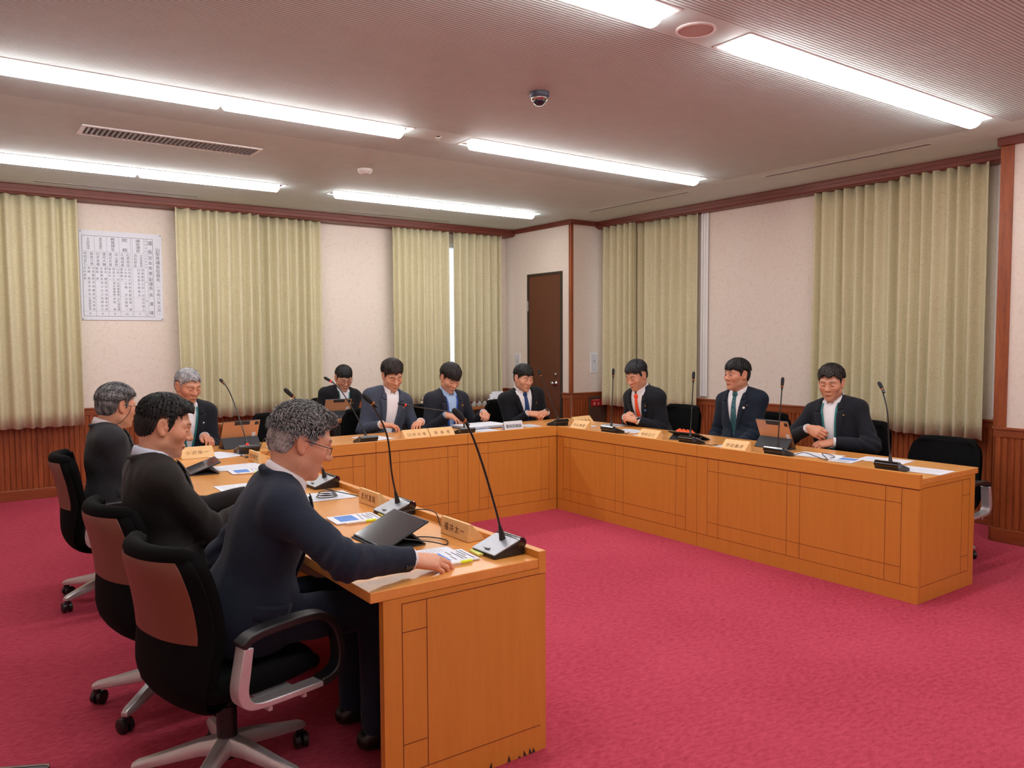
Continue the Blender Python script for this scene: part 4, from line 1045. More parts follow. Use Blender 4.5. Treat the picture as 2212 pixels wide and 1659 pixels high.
for c, n_ in ((0, '9'), (1, '9'), (2, '9'), (3, '10'), (5, '7')):
    for i, ch in enumerate(n_): put_char(mb, ch, (cols[c]+cols[c+1])/2+(i-(len(n_)-1)/2)*.016, -.375, .030, P3)
mb.build('lettering', plain('chart_ink', (74, 78, 92), .8), t)
# corner of a dark bag at the lower left
t = thing('briefcase', 'corner of a dark metal-edged case on the carpet at lower left', 'bag', (.203, 3.054, 0), R(-27))
MB().box((-.30, -.20, .008), (.05, .06, .055)).build('shell', plain('dark_case', (42, 44, 52), .4), t, bevel=.012, seg=3)
mb = MB(); mb.tube([(-.30, .058, .055), (.030, .058, .055), (.044, .053, .055), (.049, .040, .055), (.049, -.20, .055)], .004, 8)
mb.build('metal_edge', M['chrome'], t, smooth='auto')
# ------------------------------------------------------------------ smooth bodies from distance fields
def V3(*a): return np.array(a, float)
def unit(a): a = np.array(a, float); return a/np.linalg.norm(a)
def smin(a, b, k):
    h = np.maximum(k-np.abs(a-b), 0)/k
    return np.minimum(a, b)-h*h*k*.25
def smax(a, b, k): return -smin(-a, -b, k)
def sph(P, c, r): return np.linalg.norm(P-c, axis=1)-r
def ell(P, c, r, B=None):
    q = P-np.asarray(c, float)
    if B is not None: q = q@np.asarray(B).T
    k0 = np.linalg.norm(q/r, axis=1); k1 = np.linalg.norm(q/(np.asarray(r, float)**2), axis=1)
    return k0*(k0-1)/np.maximum(k1, 1e-9)
def cone(P, a, b, r1, r2):
    a = np.asarray(a, float); d = np.asarray(b, float)-a; q = P-a
    t = np.clip((q@d)/(d@d), 0, 1)
    return np.linalg.norm(q-t[:, None]*d, axis=1)-(r1+t*(r2-r1))
def sstep(a, b, x): t = np.clip((x-a)/(b-a), 0, 1); return t*t*(3-2*t)
def net(f, lo, hi, h, blk=6):
    """surface net of f = 0 on a grid of pitch h, evaluated only near the surface"""
    lo = np.array(lo, float); nb = np.maximum(1, np.ceil((np.array(hi)-lo)/(h*blk)).astype(int))
    ax = [lo[i]+(np.arange(nb[i])+.5)*h*blk for i in range(3)]
    C = np.stack(np.meshgrid(*ax, indexing='ij'), -1).reshape(-1, 3)
    d = f(C).reshape(nb); keep = np.abs(d) < h*blk*1.35
    n = nb*blk+1
    val = np.repeat(np.repeat(np.repeat(d, blk, 0), blk, 1), blk, 2)
    val = np.pad(val, ((0, 1),)*3, mode='edge')
    mk = np.zeros(n, bool)
    for i, j, k in np.argwhere(keep): mk[i*blk:i*blk+blk+1, j*blk:j*blk+blk+1, k*blk:k*blk+blk+1] = True
    idx = np.argwhere(mk); P = lo+idx*h
    out = np.concatenate([f(P[i:i+200000]) for i in range(0, len(P), 200000)]) if len(P) else np.zeros(0)
    val[mk] = out
    ins = val < 0
    c8 = [ins[a:n[0]-1+a, b:n[1]-1+b, c:n[2]-1+c] for a in (0, 1) for b in (0, 1) for c in (0, 1)]
    s = sum(x.astype(np.int8) for x in c8); act = (s > 0) & (s < 8)
    vid = -np.ones(act.shape, int); cells = np.argwhere(act); vid[act] = np.arange(len(cells))
    acc = np.zeros((len(cells), 3)); cnt = np.zeros(len(cells))
    g = lambda o: val[cells[:, 0]+o[0], cells[:, 1]+o[1], cells[:, 2]+o[2]]
    cor = [(a, b, c) for a in (0, 1) for b in (0, 1) for c in (0, 1)]; gv = {o: g(o) for o in cor}
    for o in cor:
        for axx in range(3):
            if o[axx]: continue
            p = list(o); p[axx] = 1; p = tuple(p); a, b = gv[o], gv[p]; m = (a < 0) != (b < 0)
            t = np.where(m, a/np.where(m, a-b, 1), 0)
            for k in range(3): acc[:, k] += np.where(m, o[k]+(t if k == axx else 0), 0)
            cnt += m
    Vv = lo+(cells+acc/cnt[:, None])*h
    F = []
    for axx in range(3):
        u, w = (axx+1) % 3, (axx+2) % 3
        sl0 = [slice(None)]*3; sl1 = [slice(None)]*3
        sl0[axx] = slice(0, n[axx]-1); sl1[axx] = slice(1, n[axx])
        a, b = ins[tuple(sl0)], ins[tuple(sl1)]
        e = np.argwhere(a != b); e = e[(e[:, u] > 0) & (e[:, w] > 0) & (e[:, u] < n[u]-1) & (e[:, w] < n[w]-1)]
        if not len(e): continue
        flip = ~ins[e[:, 0], e[:, 1], e[:, 2]]
        q = []
        for du, dw in ((-1, -1), (0, -1), (0, 0), (-1, 0)):
            c = e.copy(); c[:, u] += du; c[:, w] += dw; q.append(vid[c[:, 0], c[:, 1], c[:, 2]])
        q = np.stack(q, 1); q[flip] = q[flip][:, ::-1]; F.append(q)
    F = np.concatenate(F); F = F[(F >= 0).all(1)]
    return Vv, F
def mesh_np(name, parts, mats, parent=None, attr=None, smooth=True):
    """parts: list of (verts, quads, material index) joined into ONE mesh object"""
    vs = np.concatenate([p[0] for p in parts]); fs = []; o = 0; mi = []
    for v, f, m in parts:
        fs.append(np.asarray(f)+o); o += len(v); mi += [m]*len(f)
    me = bpy.data.meshes.new(name)
    if all(f.shape[1] == 4 for f in fs) or len({f.shape[1] for f in fs}) == 1:
        me.from_pydata(vs.tolist(), [], np.concatenate(fs).tolist())
    else: me.from_pydata(vs.tolist(), [], [r for f in fs for r in f.tolist()])
    for m in (mats if isinstance(mats, (list, tuple)) else [mats]): me.materials.append(m)
    me.polygons.foreach_set('material_index', mi)
    if smooth: me.polygons.foreach_set('use_smooth', [True]*len(me.polygons))
    if attr is not None:
        a = me.color_attributes.new('tint', 'FLOAT_COLOR', 'POINT')
        a.data.foreach_set('color', np.concatenate([attr, np.ones((len(attr), 1))], 1).astype(np.float32).ravel())
    me.update(); ob = bpy.data.objects.new(name, me); COL.objects.link(ob)
    if parent is not None: ob.parent = parent
    return ob
def noise3(P, seed, freq, n=5):
    rg = np.random.RandomState(seed); s = 0
    for _ in range(n):
        k = rg.normal(size=3); k = k/np.linalg.norm(k)*freq*rg.uniform(.6, 1.5); s = s+np.sin(P@k+rg.uniform(0, 6.28))
    return s/n

# ------------------------------------------------------------------ materials of people
def tint_mat(name, rough, noise=0.0, sss=0.0, spec=.4, bmp=0.0, bscale=300):
    m, nt, b = new_mat(name)
    at = N(nt, 'ShaderNodeAttribute'); at.attribute_name = 'tint'
    no = mapped_noise(nt, (1, 1, 1), 90, 3)
    mx = N(nt, 'ShaderNodeMixRGB', blend_type='MULTIPLY'); mx.inputs['Fac'].default_value = noise
    r = ramp(nt, no.outputs['Fac'], [(.25, (.6, .5, .5)), (.75, (1, 1, 1))])
    nt.links.new(at.outputs['Color'], mx.inputs['Color1']); nt.links.new(r.outputs['Color'], mx.inputs['Color2'])
    nt.links.new(mx.outputs['Color'], b.inputs['Base Color'])
    b.inputs['Roughness'].default_value = rough; b.inputs['Specular IOR Level'].default_value = spec
    if sss:
        b.inputs['Subsurface Weight'].default_value = sss; b.inputs['Subsurface Radius'].default_value = (.008, .003, .0015); b.inputs['Subsurface Scale'].default_value = 1.0
    if bmp:
        n2 = mapped_noise(nt, (1, 1, 1), bscale, 2); bump(nt, b, n2.outputs['Fac'], bmp, .0008)
    return m
M['skin'] = tint_mat('skin', .5, .22, .0, .35)
M['hair'] = tint_mat('hair', .55, 0, 0, .3)
def cloth(name, rgb, vary=.18, rough=.9, sheen=.06):
    m, nt, b = new_mat(name); c = lin(rgb)
    n1 = mapped_noise(nt, (1, 1, 1), 420, 2, .6); n2 = mapped_noise(nt, (1, 1, 1), 14, 4, .6)
    r = ramp(nt, n1.outputs['Fac'], [(.35, tuple(x*(1-vary) for x in c)), (.65, tuple(x*(1+vary) for x in c))])
    nt.links.new(r.outputs['Color'], b.inputs['Base Color'])
    b.inputs['Roughness'].default_value = rough; b.inputs['Sheen Weight'].default_value = sheen; b.inputs['Specular IOR Level'].default_value = .2
    bump(nt, b, n2.outputs['Fac'], .35, .012)
    return m
M['shirt'] = cloth('white_shirt', (226, 224, 230), .02, .8, .1)
M['shirt_blue'] = cloth('pale_blue_shirt', (160, 186, 222), .03, .8, .1)
M['shirt_pale'] = cloth('pale_blue_white_shirt', (196, 206, 226), .03, .8, .1)
M['trousers'] = cloth('dark_trousers', (26, 28, 36))
M['shoe'] = plain('black_leather', (22, 20, 20), .35, vary=.15)
M['button'] = plain('dark_button', (38, 40, 46), .3)
M['pin_gold'] = plain('gold_pin', (206, 170, 92), .3, .8)
M['lens_frame'] = plain('dark_glasses_frame', (48, 46, 50), .3, .3)

def rot_basis(yaw, pitch, roll):
    """columns: right, forward, up of a head turned by yaw (left +), pitched down, rolled"""
    return np.array(Matrix.Rotation(R(yaw), 3, 'Z') @ Matrix.Rotation(R(-pitch), 3, 'X') @ Matrix.Rotation(R(roll), 3, 'Y'))

SKIN = np.array(lin((214, 160, 132)))
def person(name_label, loc, face, jacket, lean=5, twist=0, side=0, head=(0, 0, 0), head_at=None, hands=((-.22, .42, .74), (.22, .42, .74)), hand_rot=None,
           hair=None, hair_rgb=((18, 16, 16), (40, 36, 34)), skin=SKIN, shirt='shirt', tie=None, open_v=False, vz=.14, glasses=None, pin=None, hs=1.03, wid=1.0,
           legs=True, hand_curl=((25, 30, 20), (25, 30, 20)), fine=False, eyes='down', tufts=350, watch=None, lanyard=False, collar=True, belly=0.0, shoulder_z=0.0, elbow=(.35, .35), seat_z=.578, nohands=(False, False), pants=None, seed=1, girth=1.0, legfwd=.42):
    """seated man; local +y is the way the chair faces, +x his right side.  hands: wrist targets (left, right), local metres"""
    rz = R(face-90)
    T = Matrix.Translation(Vector((*loc, 0))) @ Matrix.Rotation(rz, 4, 'Z')
    th = R(lean)
    # torso frame: x right, v forward, u up the spine; the spine leans so that the neck meets the head
    ty = R(twist); Pe = V3(0, 0, seat_z); kz = 1.0
    u = np.array([math.sin(R(side)), math.sin(th), math.cos(th)]); u = unit(u)
    if head_at is not None:
        Hc = np.array(T.inverted() @ Vector(head_at[:3]))
        tn = Hc-Pe+V3(0, -.055, -.118*hs); kz = min(1.03, max(.86, np.linalg.norm(tn)/.515)); u = unit(tn)
    xr = unit(np.array([math.cos(ty), math.sin(ty), 0])-u*(u@np.array([math.cos(ty), math.sin(ty), 0]))); v = np.cross(u, xr)
    Tm = np.stack([xr, v, u])                                  # rows: to torso coordinates
    tw = lambda p: Pe+(np.asarray(p, float)*np.array([1, 1, kz]))@Tm                  # torso -> local
    tq = lambda P: ((P-Pe)@Tm.T)/np.array([1, 1, kz])
    Nk = tw((0, -.015, .515)); SH = [tw((-.172*wid, -.005, .405+shoulder_z)), tw((.172*wid, -.005, .405+shoulder_z))]
    HB = rot_basis(*head)
    if head_at is None: Hc = Nk+.145*hs*unit(u*.6+V3(0, .12, 1)*.6)+HB@V3(0, .02, .0)
    wr = []; el = []
    for s, (S, tgt) in enumerate(zip(SH, hands)):
        tgt = np.array(T.inverted() @ Vector(tgt[:3])) if len(tgt) == 4 else np.array(tgt[:3], float)
        L1, L2 = .295, .262; d = tgt-S; L = np.linalg.norm(d)
        if L > L1+L2-.004: d *= (L1+L2-.004)/L; tgt = S+d; L = L1+L2-.004
        a = (L1*L1-L2*L2+L*L)/(2*L); hh = math.sqrt(max(L1*L1-a*a, 1e-6)); e = d/L
        pole = V3((-1 if s == 0 else 1)*elbow[s], -.35, -1); pole = unit(pole-e*(pole@e))
        el.append(S+e*a+pole*hh); wr.append(tgt)
    # ---- cloth fields
    def torso(P):
        q = tq(P)
        w = wid*girth
        d = ell(q, (0, .0, .16), (.152*w, .108+belly*.5, .19))
        d = smin(d, ell(q, (0, .0, .325), (.168*w, .112, .165)), .08)
        d = smin(d, ell(q, (0, .0, .02), (.172*w, .125, .14)), .07)
        if belly: d = smin(d, ell(q, (0, .05+belly, .12), (.14*w, .09, .13)), .07)
        d = smin(d, cone(q, (-.145*wid, -.012, .410+shoulder_z), (.145*wid, -.012, .410+shoulder_z), .060, .060), .07)
        for s in (-1, 1): d = smin(d, cone(q, (s*.035, -.02, .478), (s*.165*wid, -.01, .412+shoulder_z), .038, .048), .05)
        return d, q
    def vmask(q):
        top = .485; t = np.clip((q[:, 2]-vz)/(top-vz), 0, 1)
        w = (.034+.036*t) if open_v else (.004+.078*t**.9)
        below = q[:, 2] < vz
        w = np.where(below, .034 if open_v else -1, w)
        return w, t
    def sleeve(P, g=0.0, cut=.955):
        d = None
        for s in (0, 1):
            a = smin(cone(P, SH[s], el[s], .060*girth+g, .052*girth+g), cone(P, el[s], wr[s], .054*girth+g, .041+g), .03)
            fd = unit(wr[s]-el[s]); end = el[s]+(wr[s]-el[s])*cut
            a = np.maximum(a, (P-end)@fd)
            d = a if d is None else np.minimum(d, a)
        return d
    def jac(P):
        d, q = torso(P)
        w, t = vmask(q); ax = np.abs(q[:, 0]); fr = sstep(.0, .04, q[:, 1])
        m = sstep(.004, -.004, ax-w)*fr
        d = d-.013
        # collar round the back of the neck
        pts = [(-.088, .088, .385), (-.088, .050, .448), (-.074, -.025, .492), (-.036, -.078, .508), (0, -.086, .510)]
        cl = None
        for a, b in zip(pts[:-1], pts[1:]):
            for s in (1, -1):
                e = cone(q, (a[0]*s, a[1], a[2]), (b[0]*s, b[1], b[2]), .011, .012); cl = e if cl is None else np.minimum(cl, e)
        d = smin(d, cl, .012)
        skirt = ell(q, (0, .03, -.02), (.188*wid*girth, .165, .21)); d = smin(d, skirt, .05)
        d = smin(d, sleeve(P), .035)
        fold = noise3(P, seed, 30, 6)*.0065+noise3(P*np.array([1, 1, .45]), seed+7, 75, 5)*.0030
        for s in (0, 1): fold = fold+.0055*np.sin((P-el[s])@unit(wr[s]-SH[s])*130+3*noise3(P, seed+s, 25, 4))*np.exp(-np.sum((P-el[s])**2, 1)/.009)
        d = d+fold*(1-m)
        d = d+m*.030
        return np.maximum(d, (seat_z-.118)-P[:, 2])
    def shr(P):
        d, q = torso(P); w, t = vmask(q)
        plac = sstep(.014, .010, np.abs(q[:, 0]))*(q[:, 1] > 0)
        d = d-.003-.0015*plac+noise3(P, seed+3, 60, 4)*.0015
        d = np.maximum(d, .0-q[:, 2]); d = np.maximum(d, -.02-q[:, 1]); d = np.maximum(d, np.abs(q[:, 0])-.115)
        return np.maximum(d, q[:, 2]-.50)
    # ---- skin
    Hs = hs
    to_h = lambda P: ((P-Hc)@HB)/Hs
    neck0 = tw((0, -.012, .46))
    def cran(p): return smin(ell(p, (0, -.010, .014), (.0765, .097, .090)), ell(p, (0, -.032, -.030), (.066, .066, .066)), .03)
    def headf(P):
        p = to_h(P); s1 = np.array([1, 1, 1.])
        pm = p.copy(); pm[:, 0] = np.abs(pm[:, 0])
        d = cran(p)
        d = smin(d, ell(p, (0, .032, -.042), (.064, .060, .080)), .03)
        d = smin(d, ell(p, (0, .036, -.090), (.047, .047, .036)), .03)
        d = smin(d, ell(p, (0, .075, -.114), (.024, .019, .018)), .022)
        d = smin(d, sph(pm, (.047, .004, -.078), .020), .035)
        d = smin(d, sph(pm, (.043, .062, -.034), .021), .03)
        d = smin(d, cone(pm, (.010, .087, .012), (.044, .072, .013), .012, .010), .018)
        d = smax(d, -ell(pm, (.031, .104, -.010), (.019, .020, .012)), .014)
        d = smin(d, cone(p, (0, .086, .004), (0, .108, -.038), .0075, .0115), .012)
        d = smin(d, sph(p, (0, .110, -.041), .0115), .008)
        d = smin(d, sph(pm, (.0125, .099, -.045), .0085), .006)
        d = smin(d, ell(pm, (.031, .080, -.010), (.0155, .0125, .0105)), .004)
        if eyes == 'down': d = smin(d, cone(pm, (.020, .0915, -.0135), (.041, .0855, -.0125), .0022, .0020), .003)
        d = smin(d, ell(p, (0, .090, -.076), (.024, .011, .0065)), .006)
        d = smin(d, ell(p, (0, .0885, -.0865), (.020, .0105, .0070)), .006)
        d = smax(d, -cone(pm, (0, .106, -.0812), (.022, .096, -.0818), .0008, .0008), .003)
        d = smax(d, -ell(p, (0, .107, -.098), (.020, .010, .005)), .01)
        # ears
        a = R(12); ex = np.array([[.94, .30, 0], [-.30, .94, .0], [0, 0, 1]]); ey = np.array([[1, 0, 0], [0, math.cos(a), math.sin(a)], [0, -math.sin(a), math.cos(a)]])
        E = ey@ex
        e = ell(pm, (.0815, -.008, -.012), (.0080, .0205, .036), E); e = smin(e, sph(pm, (.0765, .001, -.042), .0090), .008)
        e = smax(e, -ell(pm, (.0905, -.004, -.010), (.0072, .0120, .023), E), .005)
        e = smin(e, ell(pm, (.081, .007, -.016), (.004, .004, .007)), .004)
        d = smin(d, e, .006)
        d = d*Hs
        nb = Hc+HB@V3(0, -.022, -.055)*Hs
        d = smin(d, cone(P, neck0, nb, .060, .054), .03)
        d = smin(d, cone(P, neck0, Hc+HB@V3(0, .035, -.095)*Hs, .045, .030), .03)
        return d
    h = .0026 if fine else .0034
    lo = np.minimum(Hc-.17*Hs, neck0-.09); hi = np.maximum(Hc+.16*Hs, neck0+.06)
    hv, hf = net(headf, lo, hi, h)
    p = to_h(hv); ax = np.abs(p[:, 0])
    col = np.tile(skin, (len(hv), 1))
    def paint(mask, c, a=1.0):
        k = np.clip(mask, 0, 1)[:, None]*a; col[:] = col*(1-k)+np.array(c)*k
    front = p[:, 1] > .05
    lipc = skin*np.array([.74, .50, .50])
    lip = np.exp(-((p[:, 0]/.021)**4+((p[:, 2]+.0815)/.0085)**4))*(p[:, 1] > .075); paint(lip, lipc, .75)
    paint(np.exp(-((ax/.024)**6+((p[:, 2]+.0815)/.0020)**2))*(p[:, 1] > .07), skin*.35, .8)
    paint(np.exp(-(((ax-.043)/.02)**2+((p[:, 2]+.035)/.022)**2))*(p[:, 1] > .03), skin*np.array([1.0, .80, .78]), .5)
    paint(np.exp(-(((ax-.0)/.014)**2+((p[:, 2]+.044)/.012)**2))*(p[:, 1] > .09), skin*np.array([1.0, .82, .80]), .6)
    paint(np.exp(-(((ax-.080)/.02)**4+((p[:, 2]+.012)/.04)**4)), skin*np.array([1.0, .80, .76]), .5)
    brow_z = .0175-.10*np.maximum(ax-.034, 0)-.05*np.maximum(.03-ax, 0)
    hd, hl = np.array(lin(hair_rgb[0])), np.array(lin(hair_rgb[1]))
    paint(np.exp(-((p[:, 2]-brow_z)/.0042)**4)*sstep(.010, .014, ax)*sstep(.053, .047, ax)*(p[:, 1] > .045), hd*.5+skin*.12, .85)
    if eyes == 'down':
        paint(np.exp(-((p[:, 2]+.0140-.03*np.abs(ax-.031))/.0022)**2)*sstep(.016, .020, ax)*sstep(.046, .042, ax)*(p[:, 1] > .06), V3(.02, .012, .01), .9)
        paint(np.exp(-((p[:, 2]+.0015)/.0018)**2)*sstep(.018, .022, ax)*sstep(.046, .042, ax)*(p[:, 1] > .06), skin*.55, .5)
    else:
        ez = (p[:, 2]+.0105)/.0052; ed = ((ax-.031)/.0125)**2+ez**2
        paint((ed < 1)*(p[:, 1] > .06)*1.0, V3(.36, .33, .31), .9)
        paint((((ax-.031)/.0052)**2+ez**2 < .9)*(ed < 1)*(p[:, 1] > .06)*1.0, V3(.02, .014, .012), 1)
        paint(np.exp(-((p[:, 2]+.0062)/.0018)**2)*sstep(.018, .021, ax)*sstep(.046, .043, ax)*(p[:, 1] > .06), V3(.02, .012, .01), .85)
    # beard shadow on jaw
    paint(np.exp(-(((p[:, 2]+.10)/.032)**4))*(p[:, 1] > .02)*(1-lip), skin*np.array([.80, .80, .82]), .35)
    parts = [(hv, hf, 0)]; cols = [col]
    # ---- hands
    hand_info = []
    for s in (0, 1):
        if nohands[s]: hand_info.append(None); continue
        sg = -1 if s == 0 else 1
        fdir, dors = (hand_rot[s] if hand_rot and hand_rot[s] else ((wr[s]-el[s]), (0, 0, 1)))
        fdir = unit(fdir); dors = np.array(dors, float); dors = unit(dors-fdir*(dors@fdir)); xx = np.cross(fdir, dors)   # thumb side of right hand is -x
        HBm = np.stack([xx, fdir, dors]); W = wr[s]
        cu = hand_curl[s]; cu = cu if isinstance(cu[0], (tuple, list)) else (cu,)*4
        segs = []
        for k, (kx, ky, ls, r0) in enumerate(((-.029, .088, (.040, .025, .020), .0092), (-.009, .092, (.044, .028, .021), .0094), (.011, .088, (.040, .026, .020), .0090), (.029, .079, (.032, .020, .018), .0082))):
            a0 = V3(sg*kx, ky, .002-.004*abs(k-1.3)); ang = 0; pts = [a0]; spl = sg*(kx)*2.2
            for l, c in zip(ls, cu[k]):
                ang += R(c); pts.append(pts[-1]+l*V3(math.sin(spl)*math.cos(ang), math.cos(ang)*math.cos(spl), -math.sin(ang)))
            segs.append((pts, r0))
        tc = cu[0][0]*.5
        thumb = [V3(-sg*.020, .022, -.008), V3(-sg*.040, .050, -.016-.0003*tc), V3(-sg*.050+sg*.0003*tc, .080, -.022-.0004*tc), V3(-sg*.050+sg*.0006*tc, .104, -.027-.0005*tc)]
        def handf(P, HBm=HBm, W=W, segs=segs, thumb=thumb, sg=sg, E0=el[s]):
            q = (P-W)@HBm.T
            d = cone(P, W+(E0-W)*.45, W, .036, .027)
            d = smin(d, ell(q, (0, .045, -.003), (.037, .052, .016)), .02)
            for pts, r0 in segs:
                d = smin(d, cone(q, (pts[0][0]*.55, .015, -.003), pts[0], .014, .0125), .014)
            for pts, r0 in segs:
                f = cone(q, pts[0], pts[1], r0*1.1, r0)
                f = smin(f, cone(q, pts[1], pts[2], r0, r0*.90), .004); f = smin(f, cone(q, pts[2], pts[3], r0*.90, r0*.74), .004)
                d = smin(d, f, .005)
            t = cone(q, thumb[0], thumb[1], .016, .0125)
            t = smin(t, cone(q, thumb[1], thumb[2], .0120, .0105), .005); t = smin(t, cone(q, thumb[2], thumb[3], .0105, .0080), .005)
            return smin(d, t, .010)
        ctr = W+fdir*.07; ex = np.abs(HBm).T@V3(.085, .15, .10)
        hh_ = .0024 if fine else .0031
        a, b = net(handf, ctr-ex-.01, ctr+ex+.01, hh_)
        hc = np.tile(skin*np.array([1.0, .93, .90]), (len(a), 1)); q = (a-W)@HBm.T
        for pts, r0 in segs:
            for kk, am in ((0, .3), (1, .35), (2, .25)):
                m_ = np.exp(-np.sum((q-pts[kk])**2, 1)/(.011**2))[:, None]*am; hc = hc*(1-m_)+skin*np.array([.98, .70, .66])*m_
            tip = pts[3]; dr = unit(pts[3]-pts[2]); up = np.cross(V3(1, 0, 0), dr); up = up if up[2] > 0 else -up
            m_ = (np.exp(-np.sum((q-(tip+up*.006))**2, 1)/(.0062**2)) > .45)[:, None]*.6; hc = hc*(1-m_)+np.array([.72, .50, .44])*m_
        parts.append((a, b, 0)); cols.append(hc); hand_info.append((W, fdir, dors))
    # ---- covered body: trunk, arms and legs under the clothes
    hip = [V3(-.088, -.01, seat_z-.030), V3(.088, -.01, seat_z-.030)]; kn = [V3(-.12, legfwd, seat_z-.045), V3(.12, legfwd, seat_z-.045)]
    an = [V3(-.115, legfwd+.0, .09), V3(.115, legfwd+.0, .09)]
    def under(P):
        d, q = torso(P); d = d+.012
        for s in (0, 1):
            d = smin(d, smin(cone(P, SH[s], el[s], .042, .036), cone(P, el[s], wr[s], .038, .026), .02), .02)
            if legs: d = smin(d, smin(cone(P, hip[s], kn[s], .066, .048), cone(P, kn[s], an[s], .046, .034), .02), .03)
        return smin(d, cone(P, neck0, Hc+HB@V3(0, -.02, -.06)*Hs, .050, .046), .02)
    allp = np.array([*SH, *el, *wr, *hip, *kn, *an, Nk, Pe]); lo, hi = allp.min(0)-.22, allp.max(0)+.16
    a, b = net(under, lo, hi, .018); parts.append((a, b, 0)); cols.append(np.tile(skin, (len(a), 1)))
    body = mesh_np('person', parts, M['skin'], None, np.concatenate(cols))
    body.matrix_world = T
    tag(body, name_label, 'person')
    # ---- clothes
    al = np.array([*SH, *el, *wr, Pe, Nk]); lo, hi = al.min(0)-.12, al.max(0)+.10; lo[2] = seat_z-.13; lo[0] = min(lo[0], -.26); hi[0] = max(hi[0], .26); lo[1] = min(lo[1], -.22); hi[1] = max(hi[1], .24)
    a, b = net(jac, lo, hi, .0055 if fine else .0062)
    jo = mesh_np('jacket', [(a, b, 0)], jacket, body)
    c0 = tw((0, .1, .25)); ex = np.abs(Tm).T@V3(.13, .16, .30)
    a, b = net(shr, c0-ex, c0+ex, .0075)
    sparts = [(a, b, 0)]; cuffs = []
    # shirt cuffs
    for s in (0, 1):
        fd = unit(wr[s]-el[s]); e0 = el[s]+(wr[s]-el[s])*.90; e1 = el[s]+(wr[s]-el[s])*1.01
        mb = MB(); mb.tube([Vector(e0), Vector(e1), Vector(e1), Vector(e0)], [.038, .0365, .033, .034], 20, cap=False); cuffs.append(mb)
    # turned-down shirt collar: band round the neck, points at the front
    ax_ = unit(u*.75+unit(Hc-Nk)*.5); cc = tw((0, -.014, .478)); fx = unit(v-ax_*(v@ax_)); sx_ = np.cross(fx, ax_)
    n = 40; g = .16 if tie else .30; vv = []; PR = 5
    for i in range(n+1):
        ph = g+(2*math.pi-2*g)*i/n; fr = math.cos(ph); k = abs(ph-math.pi)/math.pi      # k: 0 back .. 1 front
        hz = .058-.030*k**1.5; pt = sstep(.70, .97, np.array([k]))[0]
        drop = .012+.045*pt
        for r, z in ((.063, -.015), (.0605, hz), (.0635, hz+.004), (.069, hz-.004), (.074+.010*pt, hz-.030-drop)):
            vv.append(cc+sx_*(math.sin(ph)*r*1.02)+fx*(fr*r*1.06+.004+(.012*pt if r > .066 else 0))+ax_*z)
    ff = [(i*PR+j, (i+1)*PR+j, (i+1)*PR+j+1, i*PR+j+1) for i in range(n) for j in range(PR-1)]
    so = mesh_np('shirt', sparts, M[shirt], body)
    for mb in cuffs:
        o_ = mb.build('shirt_cuff', M[shirt], so, smooth='auto'); md = o_.modifiers.new('thickness', 'SOLIDIFY'); md.thickness = .0015
    co = mesh_np('shirt_collar', [(np.array(vv), np.array(ff), 0)], M[shirt], so)
    md = co.modifiers.new('thickness', 'SOLIDIFY'); md.thickness = .0018
    surf = lambda x, z, off: None
    def on_front(x, z, off):
        """point on the front of the torso field at torso coordinates (x, z)"""
        ys = np.linspace(.30, -.05, 141); d, _ = torso(np.array([tw((x, y, z)) for y in ys]))
        k = np.argmax(d < off); return tw((x, ys[k], z))
    def vw(z):
        t = min(max((z-vz)/(.485-vz), 0), 1); return .034+.036*t if open_v else .004+.078*t**.9
    z0 = max(vz, .09)+.005
    for s in (-1, 1):
        for nm, zz, lw in (('lapel', np.linspace(z0, .4015, 13), lambda k: .006+.056*k**.75), ('collar_leaf', np.linspace(.402, .462, 5), lambda k: .050-.022*k)):
            g = []
            for i, z in enumerate(zz):
                k = i/(len(zz)-1); w0 = vw(z)-.003
                for j in range(5):
                    x = w0+lw(k)*j/4; g.append(on_front(s*x, z+(.016*(j/4)*(1-.2*k) if nm == 'lapel' else .016*(j/4)), .0225 if j else .014))
            n_ = len(zz); o_ = mesh_np(nm, [(np.array(g), np.array([(5*i+j, 5*i+j+1, 5*i+6+j, 5*i+5+j)[::s] for i in range(n_-1) for j in range(4)]), 0)], jacket, jo)
            md = o_.modifiers.new('thickness', 'SOLIDIFY'); md.thickness = .0035; md.offset = 0
    if tie is not None:
        zs = np.linspace(.452, max(vz-.04, .06), 16); vv = []; ff = []
        for i, z in enumerate(zs):
            w = .015+.024*(i/15) if i else .014
            for x, o in ((-w, .006), (-w*.5, .011), (0, .0125), (w*.5, .011), (w, .006)): vv.append(on_front(x, z, o))
        ff = [(i*5+j, i*5+j+1, i*5+6+j, i*5+5+j) for i in range(15) for j in range(4)]
        ko = on_front(0, .462, .012)
        kn_ = lambda P: smax(ell((P-ko)@Tm.T, (0, .0, -.004), (.021, .014, .024)), -(.06-np.abs((P-ko)@Tm.T)[:, 0]), .01)
        ka, kb = net(kn_, ko-.04, ko+.04, .004)
        to = mesh_np('necktie', [(np.array(vv), np.array(ff), 0), (ka, kb, 0)], tie, body)
        md = to.modifiers.new('thickness', 'SOLIDIFY'); md.thickness = .004; md.offset = 0
    if not open_v and vz > .05:
        mb = MB(); q = on_front(.012, vz-.02, .016); fw = Vector(v); mb.tube([Vector(q)-fw*.002, Vector(q)+fw*.004], .009, 14); mb.build('front_button', M['button'], jo, smooth='auto')
    if pin:
        for k, (px, pz, rgb, r) in enumerate(pin):
            q = Vector(on_front(px, pz, .0245)); fw = Vector(v); mb = MB(); mb.tube([q-fw*.003, q+fw*.004], r, 12)
            mb.build('lapel_pin', rgb, jo, smooth='auto')
